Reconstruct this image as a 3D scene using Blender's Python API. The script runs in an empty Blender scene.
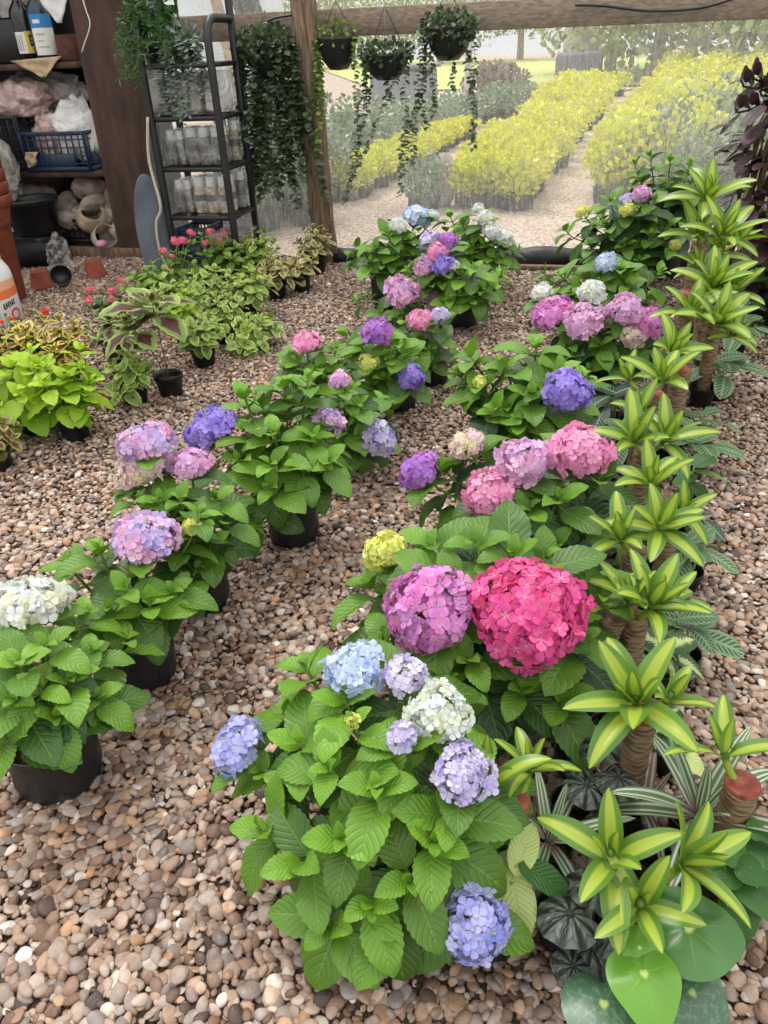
import bpy, math, random
import numpy as np
from mathutils import Matrix, Vector
random.seed(7); RNG = np.random.default_rng(7)
C = bpy.context.scene.collection
PI = math.pi
# ------------------------------------------------------------------ camera frame
FPX = 768.0; TH = math.radians(31.5); RO = math.radians(2.8); CAMH = 1.5
_f = np.array([0, math.cos(TH), -math.sin(TH)]); _r0 = np.array([1., 0, 0]); _u0 = np.array([0, math.sin(TH), math.cos(TH)])
_R = math.cos(RO)*_r0 - math.sin(RO)*_u0; _U = math.sin(RO)*_r0 + math.cos(RO)*_u0
CAM = np.array([0, 0, CAMH])
def _ray(px, py): return _f*FPX + (px-384)*_R - (py-512)*_U
def G(px, py, z=0.0):
    d = _ray(px, py); return CAM + d*((z-CAMH)/d[2])
def D(px, py, y):
    d = _ray(px, py); return CAM + d*(y/d[1])
def mpp(p): return float(np.dot(np.asarray(p)-CAM, _f))/FPX          # metres per pixel at a point
def FY(x): return 6.24 - 0.28*x                                     # the fence line
def Fn(px, py, off=0.0):
    """point where the pixel's ray meets the fence plane (moved back by off)"""
    d = _ray(px, py); t = (6.24+off)/(d[1]+0.28*d[0]); return CAM + d*t
# ------------------------------------------------------------------ mesh building
def nrm(v):
    v = np.asarray(v, float); n = np.linalg.norm(v); return v/n if n > 1e-9 else np.array([0, 0, 1.])
class MB:
    def __init__(s): s.v=[]; s.q=[]; s.t=[]; s.uv=[]; s.tone=[]; s.qm=[]; s.tm=[]; s.n=0
    def add(s, v, q=None, t=None, uv=None, tone=0.5, mi=0):
        v = np.asarray(v, float); k = len(v); s.v.append(v)
        if q is not None and len(q): q=np.asarray(q); s.q.append(q+s.n); s.qm.append(np.full(len(q), mi))
        if t is not None and len(t): t=np.asarray(t); s.t.append(t+s.n); s.tm.append(np.full(len(t), mi))
        s.uv.append(np.zeros((k,2)) if uv is None else uv)
        s.tone.append(np.full(k, tone) if np.isscalar(tone) else tone); s.n += k
    def build(s, name, mats, parent=None, smooth=True, loc=None):
        v = np.concatenate(s.v); 
        if parent is not None and loc is None: v = v - np.array(parent_origin(parent))
        q = np.concatenate(s.q) if s.q else np.zeros((0,4), int); t = np.concatenate(s.t) if s.t else np.zeros((0,3), int)
        me = bpy.data.meshes.new(name); me.vertices.add(len(v)); me.vertices.foreach_set('co', v.ravel())
        li = np.concatenate([q.ravel(), t.ravel()]).astype(np.int32); me.loops.add(len(li)); me.loops.foreach_set('vertex_index', li)
        np_ = len(q)+len(t); me.polygons.add(np_)
        me.polygons.foreach_set('loop_start', np.concatenate([np.arange(len(q))*4, len(q)*4+np.arange(len(t))*3]).astype(np.int32))
        mi = np.concatenate((s.qm if s.qm else [np.zeros(0)]) + (s.tm if s.tm else [np.zeros(0)])).astype(np.int32)
        me.polygons.foreach_set('material_index', mi)
        me.polygons.foreach_set('use_smooth', np.full(np_, smooth))
        ul = me.uv_layers.new(name='UVMap'); ul.data.foreach_set('uv', np.concatenate(s.uv)[li].ravel().astype(np.float32))
        at = me.attributes.new('tone', 'FLOAT', 'POINT'); at.data.foreach_set('value', np.concatenate(s.tone).astype(np.float32))
        me.update(calc_edges=True); me.validate()
        for m in (mats if isinstance(mats, (list, tuple)) else [mats]): me.materials.append(m)
        o = bpy.data.objects.new(name, me); C.objects.link(o)
        if parent is not None: o.parent = parent
        return o
_org = {}
def parent_origin(p):
    x = np.zeros(3)
    while p is not None: x = x + np.array(p.location); p = p.parent
    return x
def tag(o, label, cat, group=None, kind=None):
    o['label'] = label; o['category'] = cat
    if group: o['group'] = group
    if kind: o['kind'] = kind
    return o
def thing(name, loc, label, cat, group=None):
    o = bpy.data.objects.new(name, None); C.objects.link(o); o.location = tuple(loc); o.empty_display_size = .05
    return tag(o, label, cat, group)
def struct(o): o['kind'] = 'structure'; return o
def dup(o, loc, label=None, rz=None, sc=None, parent=None):
    r = o.copy(); C.objects.link(r); r.location = tuple(loc)
    if rz is not None: r.rotation_euler = (0, 0, rz)
    if sc is not None: r.scale = (sc, sc, sc)
    if label: r['label'] = label
    for ch in list(o.children):
        c = ch.copy(); C.objects.link(c); c.parent = r
        for g in list(ch.children):
            d = g.copy(); C.objects.link(d); d.parent = c
    return r
# ------------------------------------------------------------------ shape helpers
def grid_faces(nr, nc, wrap=False):
    out = []
    for i in range(nr-1):
        for j in range(nc if wrap else nc-1):
            a = i*nc+j; b = i*nc+(j+1) % nc; out.append((a, b, b+nc, a+nc))
    return np.array(out)
def lathe(mb, prof, org, n=24, ax=(0,0,1), mi=0, wob=0, seed=0, tone=.5, sq=0):
    """prof: (radius, height) pairs"""
    ax = nrm(ax); x = nrm(np.cross(ax, [0.13, 1, 0.07])); y = np.cross(ax, x); th = np.arange(n)/n*2*PI
    r_ = np.random.default_rng(seed); V=[]
    ph = r_.uniform(0, 6.28, 4)
    for k, (r, h) in enumerate(prof):
        rr = np.full(n, r)
        if wob: rr = r*(1+wob*(np.sin(3*th+ph[0]+h*30)+.7*np.sin(5*th+ph[1]-h*50)+.5*np.sin(9*th+ph[2]+h*80)))
        if sq: rr = rr*(1-sq+sq/np.maximum(np.abs(np.cos(th)), np.abs(np.sin(th))))
        V.append(np.asarray(org)+ax*h + np.outer(np.cos(th)*rr, x)+np.outer(np.sin(th)*rr, y))
    uv = np.array([[j/n, k/max(1, len(prof)-1)] for k in range(len(prof)) for j in range(n)])
    mb.add(np.concatenate(V), grid_faces(len(prof), n, True), uv=uv, mi=mi, tone=tone)
def tube(mb, pts, rad, n=6, mi=0, tone=.5):
    pts = np.asarray(pts, float); m = len(pts); rad = np.full(m, rad) if np.isscalar(rad) else np.asarray(rad)
    tg = np.gradient(pts, axis=0); ref = np.array([.31, .22, .93]) if abs(nrm(tg.mean(0))[2]) < .8 else np.array([1., .13, .07])
    V=[]; th = np.arange(n)/n*2*PI
    for p, d, r in zip(pts, tg, rad):
        d = nrm(d); x = nrm(np.cross(d, ref)); y = np.cross(d, x)
        V.append(p+r*(np.outer(np.cos(th), x)+np.outer(np.sin(th), y)))
    k = m*n; V.append(np.array([pts[0], pts[-1]]))
    t = [(k, (j+1) % n, j) for j in range(n)]+[(k+1, (m-1)*n+j, (m-1)*n+(j+1) % n) for j in range(n)]
    uv = np.array([[j/n, i/(m-1)] for i in range(m) for j in range(n)]+[[0, 0], [0, 1]])
    mb.add(np.concatenate(V), grid_faces(m, n, True), t, uv=uv, mi=mi, tone=tone)
def bez(a, b, c, d, n=8):
    t = np.linspace(0, 1, n)[:, None]; a, b, c, d = map(np.asarray, (a, b, c, d))
    return (1-t)**3*a+3*t*(1-t)**2*b+3*t*t*(1-t)*c+t**3*d
def box(mb, c, size, ax=None, bev=.004, mi=0, tone=.5):
    """bevelled box; ax = 3x3 rows x,y,z axes"""
    h = np.asarray(size, float)/2; b = min(bev, h.min()*.45); V = []; idx = {}
    A = np.eye(3) if ax is None else np.asarray(ax)
    for sx in (-1, 1):
        for sy in (-1, 1):
            for sz in (-1, 1):
                s = np.array([sx, sy, sz])
                for k in range(3):
                    p = s*(h-b); p[k] = s[k]*h[k]; idx[(sx, sy, sz, k)] = len(V); V.append(p)
    q = []; t = []
    for k in range(3):
        i, j = (k+1) % 3, (k+2) % 3
        for s in (-1, 1):
            f = []
            for (a, b_) in ((-1,-1), (1,-1), (1,1), (-1,1)):
                e = [0,0,0]; e[k] = s; e[i] = a; e[j] = b_; f.append(idx[(*e, k)])
            q.append(f if s > 0 else f[::-1])
        for a in (-1, 1):
            for b_ in (-1, 1):          # edge along axis k
                e0 = [0,0,0]; e0[i] = a; e0[j] = b_; e0[k] = -1; e1 = list(e0); e1[k] = 1
                f = [idx[(*e0, i)], idx[(*e0, j)], idx[(*e1, j)], idx[(*e1, i)]]
                q.append(f if a*b_ > 0 else f[::-1])
    for s in [(x, y, z) for x in (-1, 1) for y in (-1, 1) for z in (-1, 1)]:
        f = (idx[(*s, 0)], idx[(*s, 1)], idx[(*s, 2)]); t.append(f if s[0]*s[1]*s[2] > 0 else f[::-1])
    V = np.array(V); uv = np.stack([V[:, 0]/max(h[0], 1e-5)*.5+.5, V[:, 2]/max(h[2], 1e-5)*.5+.5], 1)
    mb.add(V @ A + np.asarray(c), q, t, uv=uv, mi=mi, tone=tone)
def ico(sub=1):
    p = (1+5**.5)/2
    v = [(-1,p,0),(1,p,0),(-1,-p,0),(1,-p,0),(0,-1,p),(0,1,p),(0,-1,-p),(0,1,-p),(p,0,-1),(p,0,1),(-p,0,-1),(-p,0,1)]
    f = [(0,11,5),(0,5,1),(0,1,7),(0,7,10),(0,10,11),(1,5,9),(5,11,4),(11,10,2),(10,7,6),(7,1,8),(3,9,4),(3,4,2),(3,2,6),(3,6,8),(3,8,9),(4,9,5),(2,4,11),(6,2,10),(8,6,7),(9,8,1)]
    v = [nrm(a) for a in v]
    for _ in range(sub):
        cache = {}; g = []
        def mid(a, b):
            k = (min(a, b), max(a, b))
            if k not in cache: v.append(nrm(v[a]+v[b])); cache[k] = len(v)-1
            return cache[k]
        for a, b, c in f:
            x, y, z = mid(a, b), mid(b, c), mid(c, a); g += [(a,x,z),(b,y,x),(c,z,y),(x,y,z)]
        f = g
    return np.array(v), np.array(f)
ICO = [ico(k) for k in range(4)]
def nz(p, ph, f):     # cheap smooth noise
    return (np.sin(p[:,0]*f+ph[0])*np.cos(p[:,1]*f*1.3+ph[1])+np.sin(p[:,2]*f*1.1+ph[2]+p[:,0]*f*.7)*.8+np.cos(p[:,1]*f*.8-p[:,2]*f*.9+ph[3])*.7)/2
def blob(mb, c, rad, sub=2, rough=.12, freq=2.0, seed=0, mi=0, rot=None, tone=.5, flat=None, cre=0):
    v, t = ICO[sub]; r_ = np.random.default_rng(seed); ph = r_.uniform(0, 6.3, 4)
    k = 1+rough*nz(v, ph, freq)+rough*.5*nz(v, ph[::-1], freq*2.3)
    if cre: k = k+cre*np.abs(nz(v, ph, freq*3.1))+cre*.6*np.abs(nz(v, ph[::-1], freq*5.3))
    w = v*k[:, None]*np.asarray(rad)
    if flat is not None: w[:, 2] = np.maximum(w[:, 2], flat)
    if rot is not None: w = w @ np.asarray(rot).T
    mb.add(w+np.asarray(c), None, t, mi=mi, tone=tone)
def rotz(a): return np.array([[math.cos(a), -math.sin(a), 0], [math.sin(a), math.cos(a), 0], [0, 0, 1.]])
def euler(x, y, z): return np.array(Matrix.Rotation(z, 3, 'Z') @ Matrix.Rotation(y, 3, 'Y') @ Matrix.Rotation(x, 3, 'X'))
# ------------------------------------------------------------------ leaves
def leaf_tpl(a=.62, b=.85, wid=.32, nl=12, nw=6, fold=.18, droop=.5, serr=.0, wave=.0, wf=3, cup=0, seed=0, quilt=0):
    """unit-length leaf: base at the origin, along +y, upper side +z"""
    t = np.linspace(0, 1, nl+1); tt = np.clip(t, 1e-4, 1-1e-4)
    w = tt**a*(1-tt)**b; w = w/w.max()*wid; w[0] = max(w[0], .012); w[-1] = .002
    s = np.linspace(-1, 1, nw+1); ang = droop*(t**1.3)
    ys = np.concatenate([[0], np.cumsum(np.cos((ang[1:]+ang[:-1])/2)/nl)]); zs = np.concatenate([[0], -np.cumsum(np.sin((ang[1:]+ang[:-1])/2)/nl)])
    V=[]; UV=[]; ph = seed*1.7
    for i in range(nl+1):
        for x in s:
            ww = w[i]*(1+(serr*(1 if i % 2 else -1) if abs(x) > .99 and 0 < i < nl else 0))
            z = abs(x)*w[i]*fold - cup*x*x*w[i] + wave*abs(x)**1.5*wid*math.sin(wf*2*PI*t[i]+ph+(1.3 if x > 0 else 0))
            if quilt: z += quilt*wid*abs(math.sin((t[i]*8-abs(x)*2.2)*PI))*min(1, abs(x)*4)*(1-abs(x)**3)
            V.append((x*ww, ys[i]-z*math.sin(-ang[i])*-1*0, zs[i]+z)); UV.append((t[i], x*.5+.5))
    return np.array(V), grid_faces(nl+1, nw+1), np.array(UV)
def polar_tpl(heart=.35, tip=.25, nr=5, nt=28, dome=.15, ripple=0, rn=9, bend=.2, seed=0):
    """roundish / heart leaf: petiole joins near its centre-back; tip on +y; diameter about 1"""
    V=[(0,0,0)]; UV=[(0,0)]; th = np.arange(nt)/nt*2*PI
    for i in range(1, nr+1):
        r = i/nr
        for a in th:                        # a measured from the tip
            R = .46*(1+tip*max(0, math.cos(a))**6 - heart*max(0, -math.cos(a))**14) * (1+.12*abs(math.sin(a)))
            x, y = R*r*math.sin(a), R*r*math.cos(a)+.0
            z = -dome*r*r + (ripple*abs(math.sin(a*rn/2+.4*r))*r*(1.15-r*.5) if ripple else 0) - bend*max(0, y)**2
            V.append((x, y, z)); UV.append((r, a/(2*PI)))
    q = [(1+i*nt+j, 1+i*nt+(j+1) % nt, 1+(i+1)*nt+(j+1) % nt, 1+(i+1)*nt+j) for i in range(nr-1) for j in range(nt)]
    t = [(0, 1+j, 1+(j+1) % nt) for j in range(nt)]
    q = [f[::-1] for f in q]
    return np.array(V), np.array(q), np.array(UV), np.array(t)
def put_leaf(mb, tpl, p, d, n, L, tone=.5, wsc=1.0, mi=0):
    d = nrm(d); x = np.cross(d, n); x = nrm(x) if np.linalg.norm(x) > 1e-4 else nrm(np.cross(d, [.3, .9, .1])); z = np.cross(x, d)
    V = tpl[0]*np.array([L*wsc, L, L])
    mb.add(np.asarray(p)+V[:, :1]*x+V[:, 1:2]*d+V[:, 2:3]*z, tpl[1], tpl[3] if len(tpl) > 3 else None, uv=tpl[2], tone=tone, mi=mi)
HT = [leaf_tpl(.62, .8, .315, 18, 6, .16+.1*(k % 3), .35+.22*k, .035, .05, 2+k % 2, seed=k, quilt=.03) for k in range(5)]     # hydrangea, near
HTF = [leaf_tpl(.62, .8, .32, 8, 4, .2+.08*(k % 3), .3+.22*k, 0, .05, 2, seed=k) for k in range(4)]                       # hydrangea, far
CT = [leaf_tpl(.5, .8, .33, 10, 4, .1, .4+.2*k, .05, .07, 3, seed=k) for k in range(3)]                                    # coleus
BT = [leaf_tpl(.45, .55, .36, 6, 4, -.05, .3+.2*k, .03, .05, 2, seed=k) for k in range(3)]
DT = [leaf_tpl(.42, .62, .15, 14, 6, .38, .1+.25*k, 0, .03, 2, seed=k) for k in range(4)]                                 # dracaena
ST = [leaf_tpl(.3, .55, .085, 12, 4, .4, .1+.35*k, seed=k) for k in range(3)]                                               # straps
WT = [leaf_tpl(.6, .7, .27, 14, 6, .1, .35+.2*k, 0, .04, 2, seed=k) for k in range(3)]                                      # dumb cane
MT = [leaf_tpl(.5, .5, .29, 10, 4, .06, .3+.2*k, 0, .03, 2, seed=k) for k in range(3)]                                      # prayer plant
PEP = [polar_tpl(.25, .12, 6, 54, .2, .09, 9, .1, k) for k in range(2)]
HRT = [polar_tpl(.35, .42, 6, 32, .08, 0, 0, .25+.3*k, k) for k in range(2)]
# ------------------------------------------------------------------ materials
class NT:
    def __init__(s, name):
        s.m = bpy.data.materials.new(name); s.m.use_nodes = True; s.t = s.m.node_tree; s.t.nodes.clear()
        s.out = s.t.nodes.new('ShaderNodeOutputMaterial')
    def n(s, k, **kw):
        x = s.t.nodes.new(k)
        for a, b in kw.items(): setattr(x, a, b)
        return x
    def put(s, sock, v):
        if hasattr(v, 'is_output'): s.t.links.new(v, sock)
        elif isinstance(v, (tuple, list)): sock.default_value = tuple(v)+((1,) if len(v) == 3 and sock.type == 'RGBA' else ())
        else: sock.default_value = v
    def math(s, op, a, b=0.0, c=None, clamp=False):
        x = s.n('ShaderNodeMath', operation=op, use_clamp=clamp); s.put(x.inputs[0], a); s.put(x.inputs[1], b)
        if c is not None: s.put(x.inputs[2], c)
        return x.outputs[0]
    def sstep(s, x, lo, hi, a=0.0, b=1.0):
        k = s.n('ShaderNodeMapRange', interpolation_type='SMOOTHSTEP'); s.put(k.inputs[0], x)
        for i, v in enumerate((lo, hi, a, b)): s.put(k.inputs[i+1], v)
        return k.outputs[0]
    def mix(s, f, a, b, mode='MIX'):
        x = s.n('ShaderNodeMix', data_type='RGBA', blend_type=mode); s.put(x.inputs[0], f); s.put(x.inputs[6], a); s.put(x.inputs[7], b); return x.outputs[2]
    def ramp(s, f, stops, interp='LINEAR'):
        x = s.n('ShaderNodeValToRGB'); s.put(x.inputs[0], f); e = x.color_ramp; e.interpolation = interp
        while len(e.elements) < len(stops): e.elements.new(.5)
        for k, (p, c) in zip(e.elements, stops): k.position = p; k.color = tuple(c)+(1,)
        return x.outputs[0]
    def noise(s, scale, detail=2.0, vec=None, rough=.5):
        x = s.n('ShaderNodeTexNoise'); x.inputs['Scale'].default_value = scale; x.inputs['Detail'].default_value = detail; x.inputs['Roughness'].default_value = rough
        s.put(x.inputs['Vector'], vec if vec is not None else s.n('ShaderNodeTexCoord').outputs['Object']); return x.outputs[0]
    def mapped(s, sc): 
        x = s.n('ShaderNodeMapping'); s.put(x.inputs[0], s.n('ShaderNodeTexCoord').outputs['Object']); x.inputs['Scale'].default_value = sc; return x.outputs[0]
    def uv(s):
        x = s.n('ShaderNodeUVMap'); y = s.n('ShaderNodeSeparateXYZ'); s.t.links.new(x.outputs[0], y.inputs[0]); return y.outputs[0], y.outputs[1]
    def tone(s): return s.n('ShaderNodeAttribute', attribute_name='tone').outputs['Fac']
    def island(s): return s.n('ShaderNodeNewGeometry').outputs['Random Per Island']
    def bump(s, h, dist=.002, st=1.0):
        x = s.n('ShaderNodeBump'); x.inputs['Distance'].default_value = dist; x.inputs['Strength'].default_value = st; s.put(x.inputs['Height'], h); return x.outputs[0]
    def bsdf(s, col, rough=.5, spec=.5, normal=None, **kw):
        x = s.n('ShaderNodeBsdfPrincipled'); s.put(x.inputs['Base Color'], col); s.put(x.inputs['Roughness'], rough); s.put(x.inputs['Specular IOR Level'], spec)
        if normal is not None: s.put(x.inputs['Normal'], normal)
        for k, v in kw.items(): s.put(x.inputs[k], v)
        return x.outputs[0]
    def trans(s, sh, col, f):
        x = s.n('ShaderNodeBsdfTranslucent'); s.put(x.inputs[0], col); y = s.n('ShaderNodeMixShader'); s.put(y.inputs[0], f)
        s.t.links.new(sh, y.inputs[1]); s.t.links.new(x.outputs[0], y.inputs[2]); return y.outputs[0]
    def done(s, sh): s.t.links.new(sh, s.out.inputs[0]); return s.m
def leafmat(name, dark, light, vein, n=8, k=2.6, vs=.45, rough=.40, bump=.0018, pattern=None, tr=.16, spec=.45):
    m = NT(name); u, v = m.uv(); a = m.math('ABSOLUTE', m.math('MULTIPLY_ADD', v, 2.0, -1.0))
    tt = m.math('SUBTRACT', m.math('MULTIPLY', u, float(n)), m.math('MULTIPLY', a, float(k))); pp = m.math('PINGPONG', tt, .5)
    line = m.math('MULTIPLY', m.sstep(pp, 0.0, .10, 1.0, 0.0), m.sstep(a, .2, 1.0, .75, .1)); mid = m.sstep(a, .02, .07, 1.0, 0.0)
    vm = m.math('MULTIPLY', m.math('MAXIMUM', line, mid), vs)
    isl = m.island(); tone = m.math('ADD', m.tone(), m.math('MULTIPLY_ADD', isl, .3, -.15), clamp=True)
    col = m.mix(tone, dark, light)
    if pattern: col = pattern(m, u, a, col, pp, v)
    col = m.mix(vm, col, vein)
    nmap = m.bump(m.math('ADD', m.sstep(pp, 0.0, .3), m.sstep(a, 0.0, .1)), bump, .6)
    sh = m.bsdf(col, rough, spec, nmap)
    return m.done(m.trans(sh, m.mix(.5, col, m.mix(1.0, col, (.9, 1., .25), 'MULTIPLY')), tr))
def plain(name, col, rough=.6, spec=.4, var=0.0, vscale=8.0, bump=0.0, bscale=40.0, metal=0.0, stretch=None):
    m = NT(name); c = col
    vec = m.mapped(stretch) if stretch else None
    if var: c = m.mix(m.sstep(m.noise(vscale, 4, vec), .3, .7), tuple(x*(1-var) for x in col), tuple(min(1, x*(1+var)) for x in col))
    nmap = m.bump(m.noise(bscale, 3, vec), bump) if bump else None
    return m.done(m.bsdf(c, rough, spec, nmap, Metallic=metal))
M = {}
HV = (.28, .42, .09)
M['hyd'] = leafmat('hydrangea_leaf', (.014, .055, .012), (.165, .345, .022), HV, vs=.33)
M['hydlight'] = leafmat('hydrangea_leaf_light', (.020, .078, .014), (.185, .37, .028), HV, vs=.33)
def pat_coleus(core, edge, c0=.42):
    def f(m, u, a, col, pp, v):
        d = m.math('ADD', m.math('MULTIPLY', a, .75), m.math('ABSOLUTE', m.math('MULTIPLY_ADD', u, 1.25, -.55)))
        d = m.math('ADD', d, m.math('MULTIPLY_ADD', m.noise(60, 2), .3, -.15))
        col = m.mix(m.sstep(d, c0, c0+.14, .95, 0.0), col, core)
        return m.mix(m.sstep(m.math('ADD', a, m.math('MULTIPLY_ADD', m.noise(90, 2), .25, -.12)), .72, .88, 0.0, .85), col, edge)
    return f
M['lime'] = leafmat('lime_leaf', (.20, .40, .012), (.48, .66, .05), (.6, .75, .15), vs=.2, tr=.3)
M['burg'] = leafmat('burgundy_coleus_leaf', (.16, .24, .05), (.26, .36, .09), (.35, .10, .14), vs=.25, pattern=pat_coleus((.075, .010, .025), (.34, .45, .12), .46))
M['redyel'] = leafmat('red_yellow_coleus_leaf', (.42, .36, .04), (.60, .55, .10), (.3, .05, .04), vs=.2, pattern=pat_coleus((.15, .015, .018), (.62, .62, .14), .42))
M['varieg'] = leafmat('variegated_coleus_leaf', (.10, .21, .025), (.30, .45, .06), (.35, .42, .12), vs=.25, pattern=pat_coleus((.13, .03, .05), (.55, .60, .22), .13))
M['palepink'] = leafmat('pale_coleus_leaf', (.28, .30, .08), (.55, .52, .22), (.5, .3, .2), vs=.2, pattern=pat_coleus((.30, .07, .09), (.55, .56, .25), .3))
M['bronze'] = leafmat('bronze_coleus_leaf', (.16, .14, .03), (.30, .28, .06), (.25, .08, .05), vs=.2, pattern=pat_coleus((.12, .02, .02), (.34, .36, .10), .4))
M['bego'] = leafmat('begonia_leaf', (.06, .15, .02), (.22, .34, .05), (.3, .4, .1), vs=.25, rough=.35)
def pat_drac(m, u, a, col, pp, v):
    st = m.noise(1.0, 3, None)
    x = m.n('ShaderNodeCombineXYZ'); m.put(x.inputs[0], m.math('MULTIPLY', u, 1.2)); m.put(x.inputs[1], m.math('MULTIPLY', v, 22.0)); m.put(x.inputs[2], m.math('MULTIPLY', m.island(), 40.0))
    nn = m.noise(1.0, 2, x.outputs[0])
    d = m.math('ADD', a, m.math('MULTIPLY_ADD', nn, .5, -.25))
    return m.mix(m.sstep(d, .36, .56, .95, 0.0), col, m.mix(nn, (.27, .40, .03), (.50, .57, .09)))
M['drac'] = leafmat('striped_dracaena_leaf', (.05, .14, .022), (.17, .31, .04), (.42, .55, .08), n=1, k=0, vs=.15, rough=.3, bump=.0004, pattern=pat_drac, tr=.25)
def pat_stripe(m, u, a, col, pp, v):
    s = m.math('PINGPONG', m.math('MULTIPLY', v, 3.0), .5); k = m.sstep(s, .26, .34)
    col = m.mix(k, col, (.50, .55, .42)); return m.mix(m.sstep(u, 0.0, .25, .6, 0.0), col, (.25, .03, .09))
M['rhoeo'] = leafmat('striped_strap_leaf', (.06, .12, .06), (.14, .22, .11), (.5, .55, .42), n=1, k=0, vs=.0, rough=.4, bump=0.0003, pattern=pat_stripe)
M['rhoeopink'] = leafmat('pinkish_strap_leaf', (.12, .06, .06), (.22, .13, .11), (.5, .45, .42), n=1, k=0, vs=.0, rough=.4, bump=0.0003, pattern=lambda m, u, a, col, pp, v: m.mix(m.sstep(m.math('PINGPONG', m.math('MULTIPLY', v, 2.0), .5), .26, .34), col, (.42, .40, .33)))
def pat_cream(lo, hi, c):
    def f(m, u, a, col, pp, v):
        d = m.math('ADD', m.math('MULTIPLY', a, .8), m.math('MULTIPLY_ADD', m.noise(45, 3), .9, -.45)); d = m.math('ADD', d, m.math('MULTIPLY', pp, -.35))
        return m.mix(m.sstep(d, lo, hi, .95, 0.0), col, c)
    return f
M['dumb'] = leafmat('cream_dumb_cane_leaf', (.22, .36, .06), (.34, .46, .12), (.6, .66, .35), n=12, k=3, vs=.2, pattern=pat_cream(.55, 1.0, (.64, .76, .28)))
M['dumbdark'] = leafmat('dark_dumb_cane_leaf', (.02, .07, .015), (.05, .13, .03), (.4, .5, .2), n=12, k=3, vs=.15, pattern=pat_cream(.02, .3, (.55, .62, .28)))
M['dkgreen'] = leafmat('glossy_green_leaf', (.02, .08, .015), (.07, .20, .03), (.15, .3, .06), n=10, k=3, vs=.2, rough=.3)
def pat_maranta(m, u, a, col, pp, v):
    w = m.math('MULTIPLY', m.sstep(pp, .16, .30), m.math('MULTIPLY', m.sstep(a, .10, .2), m.sstep(a, .68, .85, 1.0, 0.0)))
    return m.mix(m.math('MULTIPLY', w, .9), col, (.018, .05, .02))
M['prayer'] = leafmat('prayer_plant_leaf', (.09, .19, .08), (.20, .32, .15), (.4, .5, .3), n=9, k=2, vs=.4, pattern=pat_maranta)
M['prayerdk'] = leafmat('fishbone_leaf', (.015, .05, .03), (.04, .10, .05), (.55, .62, .50), n=10, k=2.2, vs=.9, pattern=pat_maranta)
def polarmat(name, dark, light, n, rough, spot=None):
    m = NT(name); r, th = m.uv()
    pp = m.math('PINGPONG', m.math('MULTIPLY', th, float(n)), .5)
    ridge = m.sstep(pp, .06, .36)
    rr = m.math('PINGPONG', m.math('ADD', m.math('MULTIPLY', r, 3.0), m.math('MULTIPLY', pp, 1.6)), .5)
    isl = m.math('MULTIPLY_ADD', m.island(), .5, .2)
    col = m.mix(m.math('MULTIPLY', m.math('MULTIPLY', ridge, isl), m.sstep(rr, 0.03, .2, .45, 1.0)), dark, light)
    nm = m.bump(m.math('ADD', ridge, m.math('MULTIPLY', rr, .5)), .004, .9)
    return m.done(m.trans(m.bsdf(col, rough, .5, nm), col, .08))
M['pep'] = polarmat('rippled_dark_leaf', (.008, .014, .011), (.17, .20, .16), 9, .38)
def heartmat(name, base, light, spots):
    m = NT(name); r, th = m.uv()
    c = m.mix(m.math('MULTIPLY', m.island(), .5), base, light)
    if spots: c = m.mix(m.sstep(m.noise(110, 2), .5, .62, 0, .65), c, spots)
    pp = m.math('PINGPONG', m.math('MULTIPLY', th, 7.0), .5)
    c = m.mix(m.math('MULTIPLY', m.sstep(pp, 0, .05, .45, 0), m.sstep(r, .1, .9, 1, 0)), c, (.38, .52, .18))
    c = m.mix(m.sstep(r, .05, .15, 1, 0), c, (.5, .62, .2))
    return m.done(m.trans(m.bsdf(c, .28, .5), c, .15))
M['heart'] = heartmat('heart_leaf', (.05, .15, .03), (.10, .24, .06), None)
M['heartlt'] = heartmat('bright_heart_leaf', (.12, .30, .025), (.18, .38, .04), None)
M['heartsp'] = heartmat('speckled_heart_leaf', (.07, .15, .08), (.09, .17, .10), (.16, .25, .17))
M['maroon'] = leafmat('maroon_leaf', (.020, .006, .010), (.07, .018, .022), (.10, .03, .03), n=10, k=4, vs=.2, rough=.35, tr=.1)
M['dryleaf'] = leafmat('dried_leaf', (.10, .065, .035), (.30, .22, .13), (.3, .22, .14), n=1, k=0, vs=.1, rough=.8, tr=.05)
M['stem'] = plain('green_stem', (.10, .18, .03), .5, .3, .25, 20)
M['stembrown'] = plain('brown_stem', (.12, .09, .04), .7, .2, .3, 20)
M['petiole'] = plain('pale_petiole', (.30, .42, .12), .4)
M['pot'] = plain('black_plastic', (.010, .010, .011), .42, .45, .3, 6, .0006, 60)
M['bag'] = plain('black_grow_bag', (.012, .012, .014), .38, .5, .3, 6, .004, 18)
M['soil'] = plain('potting_soil', (.035, .022, .014), .95, .1, .6, 90, .006, 120)
M['terra'] = plain('terracotta', (.215, .055, .032), .75, .25, .2, 12, .0008, 60)
def floret(name, cols, centre, tr=.3):
    """petal colours: list of colours spread over florets by chance and by patches"""
    m = NT(name); isl = m.island(); nn = m.noise(16, 2)
    f = m.math('ADD', m.math('MULTIPLY', isl, .55), m.math('MULTIPLY_ADD', nn, 1.1, -.32), clamp=True)
    k = len(cols); col = m.ramp(f, [((i+.3)/(k-.4) if k > 1 else 0, c) for i, c in enumerate(cols)])
    col = m.mix(m.sstep(m.tone(), 0.0, .45, .75, 0.0), col, centre)
    return m.done(m.trans(m.bsdf(col, .55, .25), col, tr))
FL = {}
W = (.80, .82, .76); CR = (.78, .78, .50); LIM = (.70, .74, .20)
FL['blue'] = floret('pale_blue_petals', [(.38, .50, .86), (.55, .66, .92), (.72, .80, .92), (.42, .46, .84)], CR)
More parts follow.
